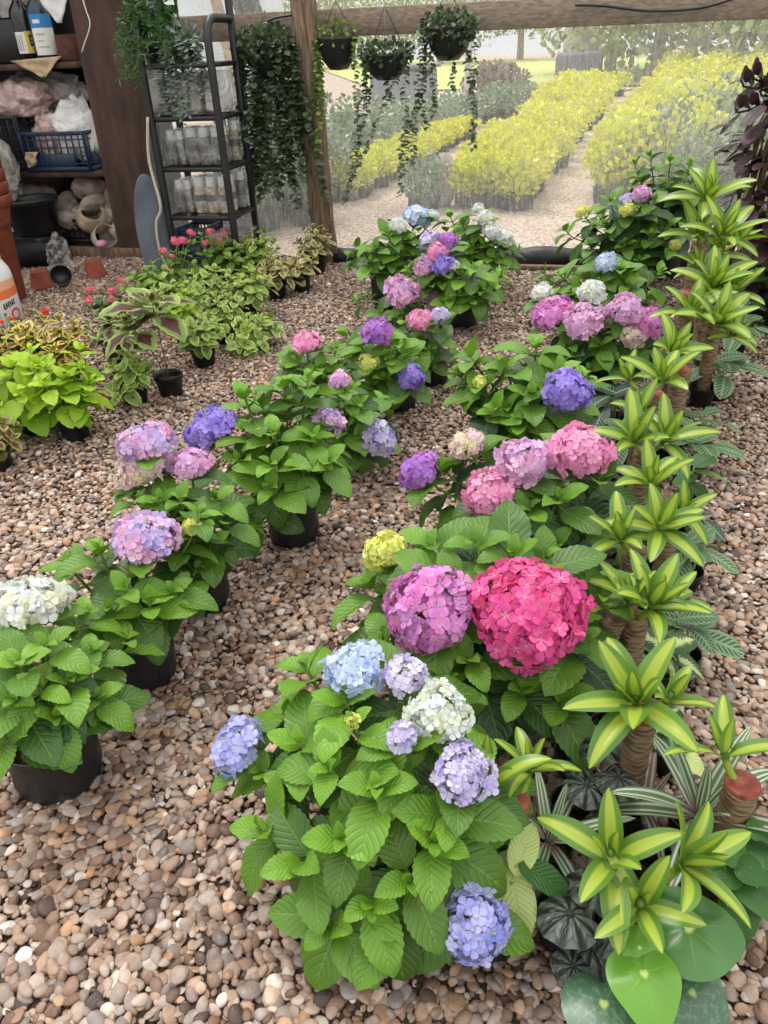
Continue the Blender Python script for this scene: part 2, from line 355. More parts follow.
FL['periw'] = floret('periwinkle_petals', [(.30, .38, .84), (.48, .46, .86), (.60, .62, .90), (.44, .38, .80)], (.7, .75, .9))
FL['violet'] = floret('violet_petals', [(.26, .20, .70), (.36, .26, .76), (.46, .34, .80), (.32, .28, .78)], (.5, .4, .8))
FL['purple'] = floret('purple_petals', [(.34, .16, .66), (.48, .22, .68), (.56, .18, .54), (.40, .30, .76)], (.6, .4, .7))
FL['mauve'] = floret('mauve_petals', [(.42, .36, .80), (.66, .52, .80), (.72, .34, .56), (.76, .66, .82)], CR)
FL['lav'] = floret('lavender_petals', [(.44, .38, .82), (.62, .54, .86), (.78, .74, .88), (.54, .42, .80)], CR)
FL['white'] = floret('white_petals', [W, (.78, .80, .90), (.80, .80, .60), W], CR)
FL['cream'] = floret('cream_white_petals', [(.80, .80, .62), (.72, .78, .88), (.78, .80, .56), (.62, .70, .90)], (.74, .76, .42))
FL['creampink'] = floret('cream_pink_petals', [(.80, .80, .40), (.82, .72, .58), (.78, .52, .64), (.82, .82, .50)], LIM)
FL['pink'] = floret('pink_petals', [(.84, .28, .50), (.86, .42, .62), (.85, .34, .60), (.84, .24, .46)], (.85, .6, .7))
FL['pinklav'] = floret('pink_lavender_petals', [(.80, .36, .60), (.68, .44, .76), (.82, .48, .66), (.76, .30, .56)], (.85, .7, .7))
FL['rose'] = floret('hot_pink_petals', [(.80, .075, .26), (.84, .15, .36), (.76, .10, .38), (.86, .10, .24)], (.9, .5, .6))
FL['mag'] = floret('magenta_pink_petals', [(.74, .22, .60), (.82, .30, .62), (.66, .30, .70), (.84, .36, .60)], (.85, .6, .7))
FL['lime'] = floret('lime_yellow_petals', [(.70, .74, .14), (.80, .80, .26), (.74, .78, .18), (.82, .80, .40)], (.5, .6, .06))
FL['begopink'] = floret('coral_pink_petals', [(.78, .09, .20), (.82, .18, .30), (.80, .12, .16)], (.85, .5, .1))
FL['red'] = floret('scarlet_petals', [(.78, .035, .03), (.70, .03, .03)], (.8, .3, .1))
# ------------------------------------------------------------------ plant building
POTS = []
def free(b, R):
    """move a pot's base just far enough to stand clear of the pots already placed"""
    b = np.array(b, float); o = b[:2].copy(); best = None
    ok = lambda q: all(np.hypot(*(q-c)) > (R+r)*1.03+.006 for c, r in POTS)
    for d in np.arange(0, .45, .008):
        for a in np.arange(0, 6.28, .35):
            q = o+d*np.array([math.cos(a), math.sin(a)])
            if ok(q): best = q; break
        if best is not None: break
    if best is not None: b[:2] = best
    POTS.append((b[:2].copy(), R*1.03)); return b
def pot(root, R, H, kind='pot', seed=0, soil=True, mat=None, lip=True):
    c = np.array(root.location); mb = MB()
    if kind == 'pot':
        pr = [(0, 0), (.72*R, 0), (.75*R, .004), (.94*R, H-.024), (1.0*R, H-.022), (1.03*R, H-.004), (1.02*R, H), (.97*R, H), (.93*R, H-.02), (.90*R, H-.035)]
        lathe(mb, pr, c, 28)
    else:
        pr = [(0, 0), (.86*R, 0), (.95*R, .008), (1.0*R, H*.25), (.99*R, H*.5), (1.0*R, H*.75), (.97*R, H*.93), (1.02*R, H), (.98*R, H+.002), (.93*R, H-.02), (.90*R, H-.035)]
        lathe(mb, pr, c, 44, wob=.022, seed=seed, sq=.10)
    p = mb.build('pot' if kind == 'pot' else 'grow_bag', mat or (M['pot'] if kind == 'pot' else M['bag']), root)
    if soil:
        sb = MB(); v, t = [], []
        lathe(sb, [(.915*R, H-.040), (.6*R, H-.032), (.3*R, H-.028), (.01, H-.026)], c, 20, wob=.02, seed=seed+1); sb.build('soil', M['soil'], p)
    return p
def on_dome(px, py, c, rx, rz, back=False):
    d = _ray(px, py); S = np.array([1/rx, 1/rx, 1/rz]); o = (CAM-c)*S; e = d*S
    A = e@e; B = o@e; Cc = o@o-1; disc = B*B-A*Cc
    t = (-B-math.sqrt(disc))/A if disc > 0 else -B/A
    return CAM+d*t
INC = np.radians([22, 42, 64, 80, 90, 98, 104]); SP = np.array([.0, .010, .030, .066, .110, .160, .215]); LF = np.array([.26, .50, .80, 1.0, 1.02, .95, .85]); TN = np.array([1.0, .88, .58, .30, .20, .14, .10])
def shoot(fol, stem, base, tip, axis, L, npair, tpls, flower=False, sc=1.0, tone=0.0, per=2, droop=.35, wsc=1.0, srad=.0045, az0=None):
    """a stem from base to tip with opposite leaf pairs; decussate"""
    axis = nrm(axis); ln = np.linalg.norm(tip-base)
    crv = bez(base, base+np.array([0, 0, ln*.35])+(tip-base)*.12, tip-axis*ln*.35, tip, 10)
    tube(stem, crv, np.linspace(srad*1.3, srad*.8, 10), 6)
    seg = np.linalg.norm(np.diff(crv, axis=0), axis=1); cum = np.concatenate([[0], np.cumsum(seg)]); tot = cum[-1]
    x = nrm(np.cross(axis, [.2, .9, .1])); y = np.cross(axis, x); az = RNG.uniform(0, PI) if az0 is None else az0
    for i in range(2 if flower else 0, npair):
        s = SP[min(i, 6)]*sc+(max(0, i-6)*.05*sc)-(.012*sc if flower else 0)
        pos = tot-s
        if pos < tot*.12: break
        k = min(np.searchsorted(cum, pos)-1, 8); k = max(k, 0); fr = (pos-cum[k])/(seg[k]+1e-9); p = crv[k]*(1-fr)+crv[k+1]*fr; ax = nrm(crv[k+1]-crv[k])
        a = az+i*PI/2+RNG.normal(0, .18)
        for j in range(per):
            b = a+j*2*PI/per+RNG.normal(0, .12); out = x*math.cos(b)+y*math.sin(b)
            inc = INC[min(i, 6)]+RNG.normal(0, .13); d = ax*math.cos(inc)+out*math.sin(inc); d[2] -= droop*max(0, i-1)*.12*(1 if i < 5 else .8)
            d = nrm(d); l = L*LF[min(i, 6)]*RNG.uniform(.86, 1.12); nn = ax*.6+np.array([0, 0, .75])-out*.05
            if abs(nrm(nn)@d) > .95: nn = ax-out
            pet = l*.13 if i > 1 else .004*sc
            if i > 1: tube(fol, [p, p+d*pet*.5+np.array([0, 0, .002]), p+d*pet*1.05], [.0026*sc+.0005]*3, 4, tone=.8)
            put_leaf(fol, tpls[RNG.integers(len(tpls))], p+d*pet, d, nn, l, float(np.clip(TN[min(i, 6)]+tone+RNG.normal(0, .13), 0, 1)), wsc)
def floret_tpl():
    V=[(0,0,0)]; T=[]; Q=[]; tn=[0.]
    for k in range(4):
        a = k*PI/2; ca, sa = math.cos(a), math.sin(a); o = len(V)
        for r, w, z in ((.16, .10, .02), (.62, .46, .10), (.93, .40, .12), (1.06, .16, .06)):
            for s in (-1, 0, 1):
                xx = r-(.10 if s and r > .5 else 0); yy = s*w; zz = z+(.07 if s else 0)*r
                V.append((xx*ca-yy*sa, xx*sa+yy*ca, zz)); tn.append(r)
        for i in range(3):
            for j in range(2): Q.append((o+i*3+j, o+(i+1)*3+j, o+(i+1)*3+j+1, o+i*3+j+1))
        T += [(0, o, o+1), (0, o+1, o+2)]
    return np.array(V), np.array(Q), np.array(T), np.array(tn)
FT = floret_tpl()
def flower_head(root, c, ax, r, style, fr=None, flat=.76, cov=2.1, label=None, stem_mat=None):
    mb = MB(); ax = nrm(ax); x = nrm(np.cross(ax, [.3, .2, .9])) if abs(ax[2]) < .9 else nrm(np.cross(ax, [1, .2, 0])); y = np.cross(ax, x)
    fr = fr or (.0105 if style == 'lime' and r < .03 else min(.0215, max(.012, r*.25)))
    cmin = -.45; lump = RNG.uniform(0, 6.28); n = int(max(14, 2*PI*(1-cmin)*r*r/(4*fr*fr*.62)*cov*(1.25 if r > .08 else 1)))
    for i in range(n):
        ct = 1-(1-cmin)*(i+.5)/n; st = math.sqrt(1-ct*ct); ph = i*2.39996+RNG.normal(0, .12)
        u = x*st*math.cos(ph)+y*st*math.sin(ph)+ax*ct
        rr = .93*r*(RNG.uniform(.86, 1.07) if i % 4 else RNG.uniform(.68, .82))*(1+.07*math.sin(3*ph+lump)+.06*math.sin(5*ct+2*ph+lump*2)); p = np.asarray(c)+(u-ax*(u@ax)*(1-flat))*rr*1.0
        nn = nrm(u+RNG.normal(0, .36, 3)); a = RNG.uniform(0, 6.28)
        e1 = nrm(np.cross(nn, [.37, .61, .23])); e2 = np.cross(nn, e1); s = fr*RNG.uniform(.75, 1.2)
        q1 = e1*math.cos(a)+e2*math.sin(a); q2 = np.cross(nn, q1)
        V = p+s*(FT[0][:, :1]*q1+FT[0][:, 1:2]*q2+FT[0][:, 2:3]*nn*RNG.uniform(.6, 2.0)); mb.add(V, FT[1], FT[2], tone=FT[3])
    for k in range(7):         # the pedicels that carry the florets
        u = nrm(RNG.normal(0, 1, 3)+ax*1.2); tube(mb, [np.asarray(c)-ax*r*.55, np.asarray(c)+u*r*.4, np.asarray(c)+u*r*.8], .0018, 4, mi=1)
    o = mb.build('flower_head', [FL[style], M['petiole']], root)
    if label: o['label'] = label
    return o
STYLE_NAME = dict(blue='pale blue flower head', periw='periwinkle blue flower head', violet='violet flower head', purple='purple flower head', mauve='mauve and pink flower head',
    lav='lavender flower head', white='white flower head', cream='cream and white flower head', creampink='cream and pink flower head', pink='pink flower head', pinklav='pale pink and lavender flower head',
    rose='hot pink flower head', mag='magenta pink flower head', lime='lime yellow flower head')
def hydrangea(label, base, R, H, kind, flowers, tips, rx, rz, L, extra=6, near=True, leaf='hyd', seed=0, npair=5, tone=0.0):
    """flowers: (px, py, diameter_px, style); tips: (px, py) - both put on the plant's dome"""
    base = free(base, R*1.06); root = thing('hydrangea', base, label, 'hydrangea', 'potted hydrangeas on the gravel'); base = np.array(base, float)
    pot(root, R, H, kind, seed); c0 = base+np.array([0, 0, H*.7]); fol = MB(); tp = HT if near else HTF
    soil = base+np.array([0, 0, H-.03])
    def grow(tip, fl, L_, ax=None, nparts=npair):
        out = tip-soil; ax = nrm(nrm(out*np.array([1, 1, .55]))*.75+np.array([0, 0, .8])) if ax is None else ax
        off = out*np.array([1, 1, 0]); n_ = np.linalg.norm(off); b = soil+off/(n_+1e-6)*min(n_*.5, R*.5)
        st = MB(); shoot(fol, st, b, tip, ax, L_, nparts, tp, fl, L/.12, tone); st.build('stem', M['stem'], root)
    for (px, py, dpx, sty, *fl_) in flowers:
        p = on_dome(px, py, c0, rx, rz); r = dpx*mpp(p)/2; out = nrm((p-c0)*np.array([1, 1, 1.0]))
        ax = nrm(out+np.array([0, 0, .45])); ctr = p-nrm(_ray(px, py))*0.0
        flower_head(root, ctr, ax, r, sty, flat=fl_[0] if fl_ else .76, label=STYLE_NAME[sty] if r > .02 else None)
        grow(ctr-ax*r*.55, dpx*mpp(p) > .045, L*(1 if r > .03 else .7), ax)
    for (px, py) in tips:
        p = on_dome(px, py, c0, rx*.93, rz*.95); grow(p, False, L)
    for k in range(extra):
        a = k*2.4+seed; e = RNG.uniform(.15, .85); p = c0+np.array([rx*.85*math.cos(a)*math.cos(e), rx*.85*math.sin(a)*math.cos(e), rz*.8*math.sin(e)])
        grow(p, False, L*.92)
    fol.build('foliage', M[leaf], root)
    return root
def away(p, R):
    p = np.array(p); d = p*np.array([1, 1, 0]); return p+d/np.linalg.norm(d)*R*.8
def bushy(name, label, cat, group, base, R, H, leaf, tp, hgt, spread, L, n, npair=5, per=2, flowers=(), fstyle=None, seed=0, droop=.35, sc=None, tips=None, tone=0, wsc=1, kind='pot'):
    base = free(base, R); root = thing(name, base, label, cat, group); base = np.array(base, float); pot(root, R, H, kind, seed); fol = MB(); st = MB()
    soil = base+np.array([0, 0, H-.03]); c0 = base+np.array([0, 0, H*.7]); rz = hgt-H*.7
    P_ = [on_dome(a, b, c0, spread, rz) for a, b in (tips or [])]
    for k in range(n):
        a = k*2.4+seed; e = math.asin(min(1, .25+.75*((k+.7)/n))) if n > 1 else PI/2
        P_.append(c0+np.array([spread*.85*math.cos(a)*math.cos(e), spread*.85*math.sin(a)*math.cos(e), rz*(.25+.7*math.sin(e))*RNG.uniform(.85, 1.05)]))
    for p in P_:
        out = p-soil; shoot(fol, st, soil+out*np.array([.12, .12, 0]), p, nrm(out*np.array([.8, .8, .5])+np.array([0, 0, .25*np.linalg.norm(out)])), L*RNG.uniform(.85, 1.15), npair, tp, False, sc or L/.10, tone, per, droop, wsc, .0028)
    st.build('stem', M['stembrown'] if leaf in ('burg', 'varieg', 'bronze') else M['stem'], root); fol.build('foliage', M[leaf], root)
    for (px, py, dpx) in flowers:
        p = on_dome(px, py, c0, spread*1.1, rz*1.15); fb = MB(); r = dpx*mpp(p)/2*.8; d = nrm(p-c0+np.array([0, 0, .1]))
        flower_head(root, p, d, r, fstyle, fr=r*.55, cov=.8); tube(fb, bez(soil, soil+(p-soil)*.4+np.array([0, 0, .05]), p-d*.03, p-d*r*.3), .0018, 5); fb.build('flower_stalk', M['petiole'], root)
    return root
def rosette(fol, p, ax, L, n, tpls, lo=12, hi=82, wsc=1.0, droop=.25, tone=.4, seed=None, r0=.006):
    ax = nrm(ax); x = nrm(np.cross(ax, [.3, .9, .17])); y = np.cross(ax, x); a0 = RNG.uniform(0, 6.28)
    for i in range(n):
        f = i/max(1, n-1); inc = math.radians(lo+(hi-lo)*f**.8)+RNG.normal(0, .08); a = a0+i*2.4+RNG.normal(0, .15)
        o = x*math.cos(a)+y*math.sin(a); d = ax*math.cos(inc)+o*math.sin(inc); d[2] -= droop*f*f*.5
        l = L*(.55+.45*min(1, f*1.6+.1))*RNG.uniform(.85, 1.1)
        put_leaf(fol, tpls[min(len(tpls)-1, int(f*len(tpls)*.99))], np.asarray(p)+o*r0-ax*f*L*.08, d, ax*1.0-o*math.cos(inc)*.6+np.array([0, 0, .15]), l, float(np.clip(tone+.35*(1-f)+RNG.normal(0, .1), 0, 1)), wsc)
M['bark'] = (lambda m: m.done(m.bsdf(m.mix(m.sstep(m.noise(9, 4, m.mapped((3, 3, 22))), .35, .65), (.10, .062, .035), (.30, .215, .13)), .85, .2, m.bump(m.noise(12, 3, m.mapped((2.2, 2.2, 16))), .006))))(NT('dracaena_bark'))
M['cutwax'] = (lambda m: m.done(m.bsdf(m.mix(m.sstep(m.noise(40, 3), .35, .65), (.20, .035, .022), (.36, .10, .06)), .55, .4, m.bump(m.noise(60, 2), .002))))(NT('red_wax_cut_end'))
def dracaena(label, top, cr, heads, PR=.058, PH=.11, cut=True, lean=(0, 0), seed=0, base=None):
    """top: the cut end of the cane; heads: (px, py, z or None, leaf length, leaves)"""
    top = np.array(top, float); b = np.array([top[0]+lean[0], top[1]+lean[1], 0.0]) if base is None else np.array(base)
    b = free(b, PR); root = thing('striped_dracaena', b, label, 'dracaena', 'striped dracaena canes along the right edge of the bed'); pot(root, PR, PH, 'pot', seed)
    cn = MB(); n = 15; k = np.linspace(0, 1, n)[:, None]; s0 = b+np.array([0, 0, PH-.035]); pts = s0*(1-k)+top*k
    rad = cr*(1+.03*np.sin(np.arange(n)*2.3+seed)+.045*(np.arange(n) % 2)); tube(cn, pts, rad, 18); cane = cn.build('cane', M['bark'], root)
    if cut:
        cb = MB(); ax = nrm(top-s0); lathe(cb, [(cr*1.03, -.010), (cr*1.05, -.001), (cr*.98, .003), (cr*.5, .0035), (.001, .002)], top, 18, ax=ax); cb.build('cut_end', M['cutwax'], cane)
    for (px, py, z, L, nl) in heads:
        p = D(px, py, top[1]-.02) if z is None else G(px, py, z); mb = MB(); out = p-top; out[2] = 0
        zj = min(top[2]-.02, p[2]-.03); zj = max(zj, PH); j = s0+(top-s0)*((zj-s0[2])/(top[2]-s0[2]))
        ax = nrm(nrm(out+1e-6)*.35*min(1, np.linalg.norm(out)*15)+np.array([0, 0, 1])); tube(mb, bez(j, j+(p-j)*.5-np.array([0, 0, .01]), p-ax*.03, p+ax*.02, 7), .0075, 8, tone=.5)
        rosette(mb, p, ax+RNG.normal(0, .16, 3), L*.86, nl+1, DT, wsc=1.15, droop=.32, lo=4, hi=62); mb.build('leaf_rosette', M['drac'], root)
    return root
def clump(name, label, cat, base, PR, PH, leaf, leaves, tpls, mat2=None, stalk=True, group=None, wsc=1.0, pm='petiole', tone=.4, seed=0):
    """single leaves on stalks; leaves: (px, py, z, length, azimuth_deg in the ground plane, pitch_deg)"""
    base = free(base, PR); root = thing(name, base, label, cat, group); base = np.array(base, float); pot(root, PR, PH, 'pot', seed); fol = MB(); st = MB(); soil = base+np.array([0, 0, PH-.03])
    for (px, py, z, L, az, pt, *mm) in leaves:
        p = G(px, py, z); a = math.radians(az); e = math.radians(pt); d = np.array([math.cos(a)*math.cos(e), math.sin(a)*math.cos(e), math.sin(e)])
        tp = tpls[RNG.integers(len(tpls))]; n = np.array([-math.cos(a)*math.sin(e), -math.sin(a)*math.sin(e), math.cos(e)])+RNG.normal(0, .12, 3)
        q = p-d*(L*.5 if len(tp) == 3 else 0); put_leaf(fol, tp, q, d, n, L, float(np.clip(tone+RNG.normal(0, .15), 0, 1)), wsc, mi=mm[0] if mm else 0)
        if stalk: tube(st, bez(soil+(p-soil)*np.array([.12, .12, 0]), soil+(p-soil)*np.array([.3, .3, .6]), q-d*L*.12-n*.01, q-nrm(n)*.001, 8), .0028, 6)
    if stalk: st.build('leaf_stalk', M[pm], root)
    fol.build('foliage', [M[l] for l in ([leaf]+(mat2 or []))], root)
    return root
def auto_leaves(base, PH, n, r, h, L, pitch=20, seed=0):
    """leaves for a clump as world positions turned into the pixel form"""
    out = []; rg = np.random.default_rng(seed)
    for k in range(n):
        a = k*137.5+rg.uniform(-20, 20); f = (k+.5)/n; p = np.array(base)+np.array([math.cos(math.radians(a))*r*f**.6, math.sin(math.radians(a))*r*f**.6, PH+h*(1-f*.7)*rg.uniform(.85, 1.1)])
        v = p-CAM; out.append((384+FPX*(v@_R)/(v@_f), 512-FPX*(v@_U)/(v@_f), p[2], L*rg.uniform(.8, 1.1), a, pitch-50*f+rg.uniform(-10, 10)))
    return out
def cloud(mb, c, rad, n, tpls, L, up=.5, tone=.4, wsc=1.0, rg=RNG, shell=.5):
    for k in range(n):
        u = nrm(rg.normal(0, 1, 3)); f = shell+(1-shell)*rg.uniform(0, 1)**.5; p = np.asarray(c)+u*np.asarray(rad)*f
        d = nrm(u+rg.normal(0, .5, 3)+np.array([0, 0, up])); put_leaf(mb, tpls[rg.integers(len(tpls))], p, d, nrm(u+np.array([0, 0, .8])+rg.normal(0, .3, 3)), L*rg.uniform(.7, 1.2), float(np.clip(tone+rg.normal(0, .2), 0, 1)), wsc)
def trail(mb, p, ln, tpls, L, step=.03, sway=.03, r=.0012, tone=.4, rg=RNG, mi=0):
    n = max(4, int(ln/.04)); pts = [np.asarray(p, float)]; dx = rg.normal(0, .02, 2)
    for k in range(n): pts.append(pts[-1]+np.array([dx[0]*.3+rg.normal(0, sway*.2), dx[1]*.3+rg.normal(0, sway*.2), -ln/n]))
    pts = np.array(pts); tube(mb, pts, r, 4, tone=.3)
    for s in np.arange(0, ln, step):
        k = min(int(s/ln*n), n-1); q = pts[k]+(pts[k+1]-pts[k])*((s/ln*n)-k)
        for j in range(2):
            a = rg.uniform(0, 6.28); d = np.array([math.cos(a), math.sin(a), rg.uniform(-.8, .1)])
            put_leaf(mb, tpls[rg.integers(len(tpls))], q, d, np.array([math.cos(a)*.5, math.sin(a)*.5-.3, 1.]), L*rg.uniform(.7, 1.2), float(np.clip(tone+rg.normal(0, .2), 0, 1)))
# ================================================================== GROUND
def ground():
    m = NT('earth'); m.done(m.bsdf(m.mix(m.sstep(m.noise(14, 4), .3, .7), (.055, .036, .026), (.14, .095, .07)), .95, .1, m.bump(m.noise(90, 3), .01))); mb = MB()
    mb.add([(-9, -1.5, 0), (8, -1.5, 0), (8, FY(8)+.16, 0), (-9, FY(-9)+.16, 0)], [(0, 1, 2, 3)]); struct(mb.build('floor_earth', m.m, smooth=False))
    rg = np.random.default_rng(3)
    m2 = NT('pebbles'); isl = m2.island()
    col = m2.ramp(isl, [(0, (.05, .035, .03)), (.10, (.15, .088, .06)), (.24, (.26, .165, .115)), (.36, (.35, .25, .185)), (.46, (.21, .185, .175)), (.58, (.43, .32, .245)), (.68, (.33, .285, .26)), (.77, (.40, .225, .115)), (.85, (.47, .37, .29)), (.94, (.40, .36, .33)), (1, (.66, .60, .53))])
    col = m2.mix(m2.sstep(m2.noise(55, 4), .3, .72), m2.mix(.35, col, (.10, .06, .045)), col)
    isl2 = m2.math('FRACT', m2.math('MULTIPLY', isl, 57.0))
    col = m2.mix(1.0, col, m2.mix(isl2, (.78, .75, .73), (1.5, 1.43, 1.38)), 'MULTIPLY')
    m2.done(m2.bsdf(col, m2.math('MULTIPLY_ADD', isl2, .25, .36), .45, m2.bump(m2.noise(160, 3), .0015)))
    VV=[]; TT=[]; off=0
    def put(P, sub, smin, smax, zmax):
        nonlocal off
        k = len(P); v, t = ICO[sub]; nv = len(v)
        a = smin+(smax-smin)*rg.random(k)**1.9; b = a*rg.uniform(.58, .98, k); c = a*rg.uniform(.30, .55, k); ph = rg.uniform(0, 6.28, (k, 4))
        w = np.repeat(v[None], k, 0)
        if sub >= 1:
            nn = np.sin(w[..., 0]*2.1+ph[:, :1])*np.cos(w[..., 1]*2.3+ph[:, 1:2])+.7*np.sin(w[..., 2]*2.6+ph[:, 2:3]+w[..., 0]*1.5); w = w*(1+.13*nn[..., None])
        w = w*np.stack([a, b, c], 1)[:, None, :]
        tx, ty, tz = rg.normal(0, .28, k), rg.normal(0, .28, k), rg.uniform(0, 6.28, k)
        y, z = w[..., 1]*np.cos(tx)[:, None]-w[..., 2]*np.sin(tx)[:, None], w[..., 1]*np.sin(tx)[:, None]+w[..., 2]*np.cos(tx)[:, None]; x = w[..., 0]
        x, z = x*np.cos(ty)[:, None]+z*np.sin(ty)[:, None], -x*np.sin(ty)[:, None]+z*np.cos(ty)[:, None]
        x, y = x*np.cos(tz)[:, None]-y*np.sin(tz)[:, None], x*np.sin(tz)[:, None]+y*np.cos(tz)[:, None]
        zc = c*.55+rg.random(k)*zmax
        W = np.stack([x+P[:, :1], y+P[:, 1:2], z+zc[:, None]], -1); VV.append(W.reshape(-1, 3)); TT.append((t[None]+(np.arange(k)*nv)[:, None, None]+off).reshape(-1, 3)); off += k*nv
    def area(y0, y1, dens):
        s = (2/dens)**.5; w = .8*y1+1.4; L_ = []
        for k in (0, 1):        # two loose layers, the second lying in the gaps of the first
            gx, gy = np.meshgrid(np.arange(-w, w, s), np.arange(y0, y1, s)); gx = gx+(np.arange(gx.shape[0]) % 2)[:, None]*s/2+k*s*.5; gy = gy+k*s*.5
            L_.append(np.stack([gx.ravel(), gy.ravel()], 1)+rg.uniform(-.36, .36, (gx.size, 2))*s)
        P = np.concatenate(L_)
        P = P[(np.abs(P[:, 0]) < .72*P[:, 1]+1.25) & (P[:, 1] < FY(P[:, 0])+.15) & ((P[:, 0] > -2.6) | (P[:, 1] < 6.6))]
        return P
    put(area(.35, 1.5, 4700), 2, .0075, .0205, .010); put(area(1.5, 2.6, 4400), 1, .0075, .0205, .010); put(area(2.6, 6.9, 3800), 0, .0085, .021, .012)
    V = np.concatenate(VV); T = np.concatenate(TT); me = bpy.data.meshes.new('gravel'); me.vertices.add(len(V)); me.vertices.foreach_set('co', V.ravel().astype(np.float32))
    me.loops.add(T.size); me.loops.foreach_set('vertex_index', T.ravel().astype(np.int32)); me.polygons.add(len(T)); me.polygons.foreach_set('loop_start', (np.arange(len(T))*3).astype(np.int32))
    me.polygons.foreach_set('use_smooth', np.ones(len(T), bool)); me.update(calc_edges=True); me.materials.append(m2.m)
    o = bpy.data.objects.new('gravel', me); C.objects.link(o); tag(o, 'brown and tan river pebbles covering the nursery floor', 'gravel', kind='stuff')
    # the ground beyond the fence
    m3 = NT('far_gravel'); n1 = m3.noise(38, 3); n2 = m3.noise(2.2, 3)
    m3.done(m3.bsdf(m3.mix(m3.sstep(n1, .35, .65), m3.mix(n2, (.20, .14, .10), (.30, .23, .18)), m3.mix(n2, (.48, .38, .31), (.62, .52, .44))), .95, .1)); mb = MB()
    x0, x1 = -16, 16; mb.add([(x0, FY(x0)+.1, -.01), (x1, FY(x1)+.1, -.01), (x1+40, 80, -.01), (x0-40, 80, -.01)], [(0, 1, 2, 3)]); struct(mb.build('floor_outside', m3.m, smooth=False))
ground()
# ================================================================== HYDRANGEAS
def gb(px, py, R): return away(G(px, py), R)
HY = 'hydrangea '
hydrangea('big blue hydrangea at the front, with pale blue and cream heads and bright green leaves', (.01, 1.03, 0), .11, .15, 'bag',
  [(356, 670, 64, 'blue'), (405, 675, 42, 'lav'), (440, 713, 62, 'cream'), (402, 738, 28, 'lav'), (464, 773, 60, 'lav'), (238, 746, 58, 'periw'), (476, 925, 68, 'periw'), (353, 721, 9, 'lime')],
  [(378, 788), (301, 864), (371, 902), (434, 842), (306, 668), (264, 770), (290, 712), (330, 770), (345, 840), (410, 880), (330, 925), (265, 830), (450, 815), (390, 935), (300, 745), (345, 700)], .33, .40, .14, 3, seed=1, npair=4, tone=.05)
hydrangea('hydrangea with the largest hot pink head beside a magenta one, behind the blue hydrangea', (.27, 1.47, 0), .11, .16, 'bag',
  [(430, 608, 92, 'mag'), (530, 611, 112, 'rose'), (386, 552, 46, 'lime')],
  [(430, 548), (475, 545), (512, 555), (600, 598), (370, 585), (385, 640), (470, 660), (520, 690), (560, 700), (455, 580), (580, 640), (545, 560)], .36, .46, .175, 4, seed=2, npair=4, tone=-.22)
hydrangea('hydrangea with four pink heads and one purple one in the middle of the right row', (.50, 1.98, 0), .10, .16, 'bag',
  [(420, 471, 44, 'purple'), (467, 445, 36, 'creampink'), (490, 492, 54, 'pink', .65), (524, 461, 56, 'pinklav', .65), (579, 452, 62, 'pink', .7)],
  [(445, 470), (530, 510), (600, 480), (560, 500), (450, 520), (500, 520), (590, 530), (555, 545)], .33, .40, .165, 4, seed=3, npair=4, tone=-.25)
hydrangea('leafy hydrangea with one violet head and a tiny green bud in the right row', (.60, 2.72, 0), .10, .17, 'bag',
  [(567, 391, 46, 'violet'), (480, 382, 14, 'lime')],
  [(536, 345), (480, 390), (470, 355), (505, 365), (532, 395), (550, 380), (460, 375), (520, 420), (495, 410), (560, 370)], .31, .43, .185, 3, seed=4, npair=4)
hydrangea('hydrangea with four pink heads and two white ones in the right row', (1.05, 3.45, 0), .10, .17, 'bag',
  [(552, 313, 42, 'mag', .6), (585, 320, 42, 'pinklav', .6), (625, 310, 36, 'pinklav', .6), (646, 322, 36, 'mag', .6), (633, 336, 26, 'creampink'), (541, 293, 22, 'white'), (592, 292, 28, 'cream')],
  [(600, 345), (570, 345), (640, 350), (615, 360), (590, 370), (560, 350)], .33, .48, .14, 6, seed=5, near=False, npair=4, tone=-.15)
hydrangea('hydrangea with broad glossy leaves and a pale blue head, behind the white headed one', (1.35, 4.2, 0), .10, .17, 'bag',
  [(606, 263, 22, 'blue')], [(600, 275), (560, 275), (545, 275), (628, 285), (575, 290), (620, 270), (590, 280)], .34, .46, .17, 5, seed=6, near=False, npair=4, tone=.05)
hydrangea('big leafy hydrangea with small lime and pale pink heads by the fence', (1.72, 5.1, 0), .12, .2, 'bag',
  [(583, 212, 14, 'lime'), (628, 209, 16, 'lime'), (642, 194, 18, 'pinklav'), (627, 200, 13, 'lav'), (675, 245, 11, 'lime')],
  [(610, 200), (565, 230), (605, 225), (640, 215), (655, 200), (590, 245), (625, 245), (650, 235), (670, 225), (600, 260), (640, 260)], .43, .68, .15, 10, seed=7, near=False, npair=5, tone=-.1)
hydrangea('tall dark leafy hydrangea without open flowers against the net', (2.02, 5.42, 0), .12, .25, 'bag',
  [], [(635, 165), (650, 155), (670, 160), (690, 165), (640, 180), (665, 185), (690, 190), (700, 175)], .36, .75, .15, 12, seed=8, near=False, npair=6, tone=-.1)
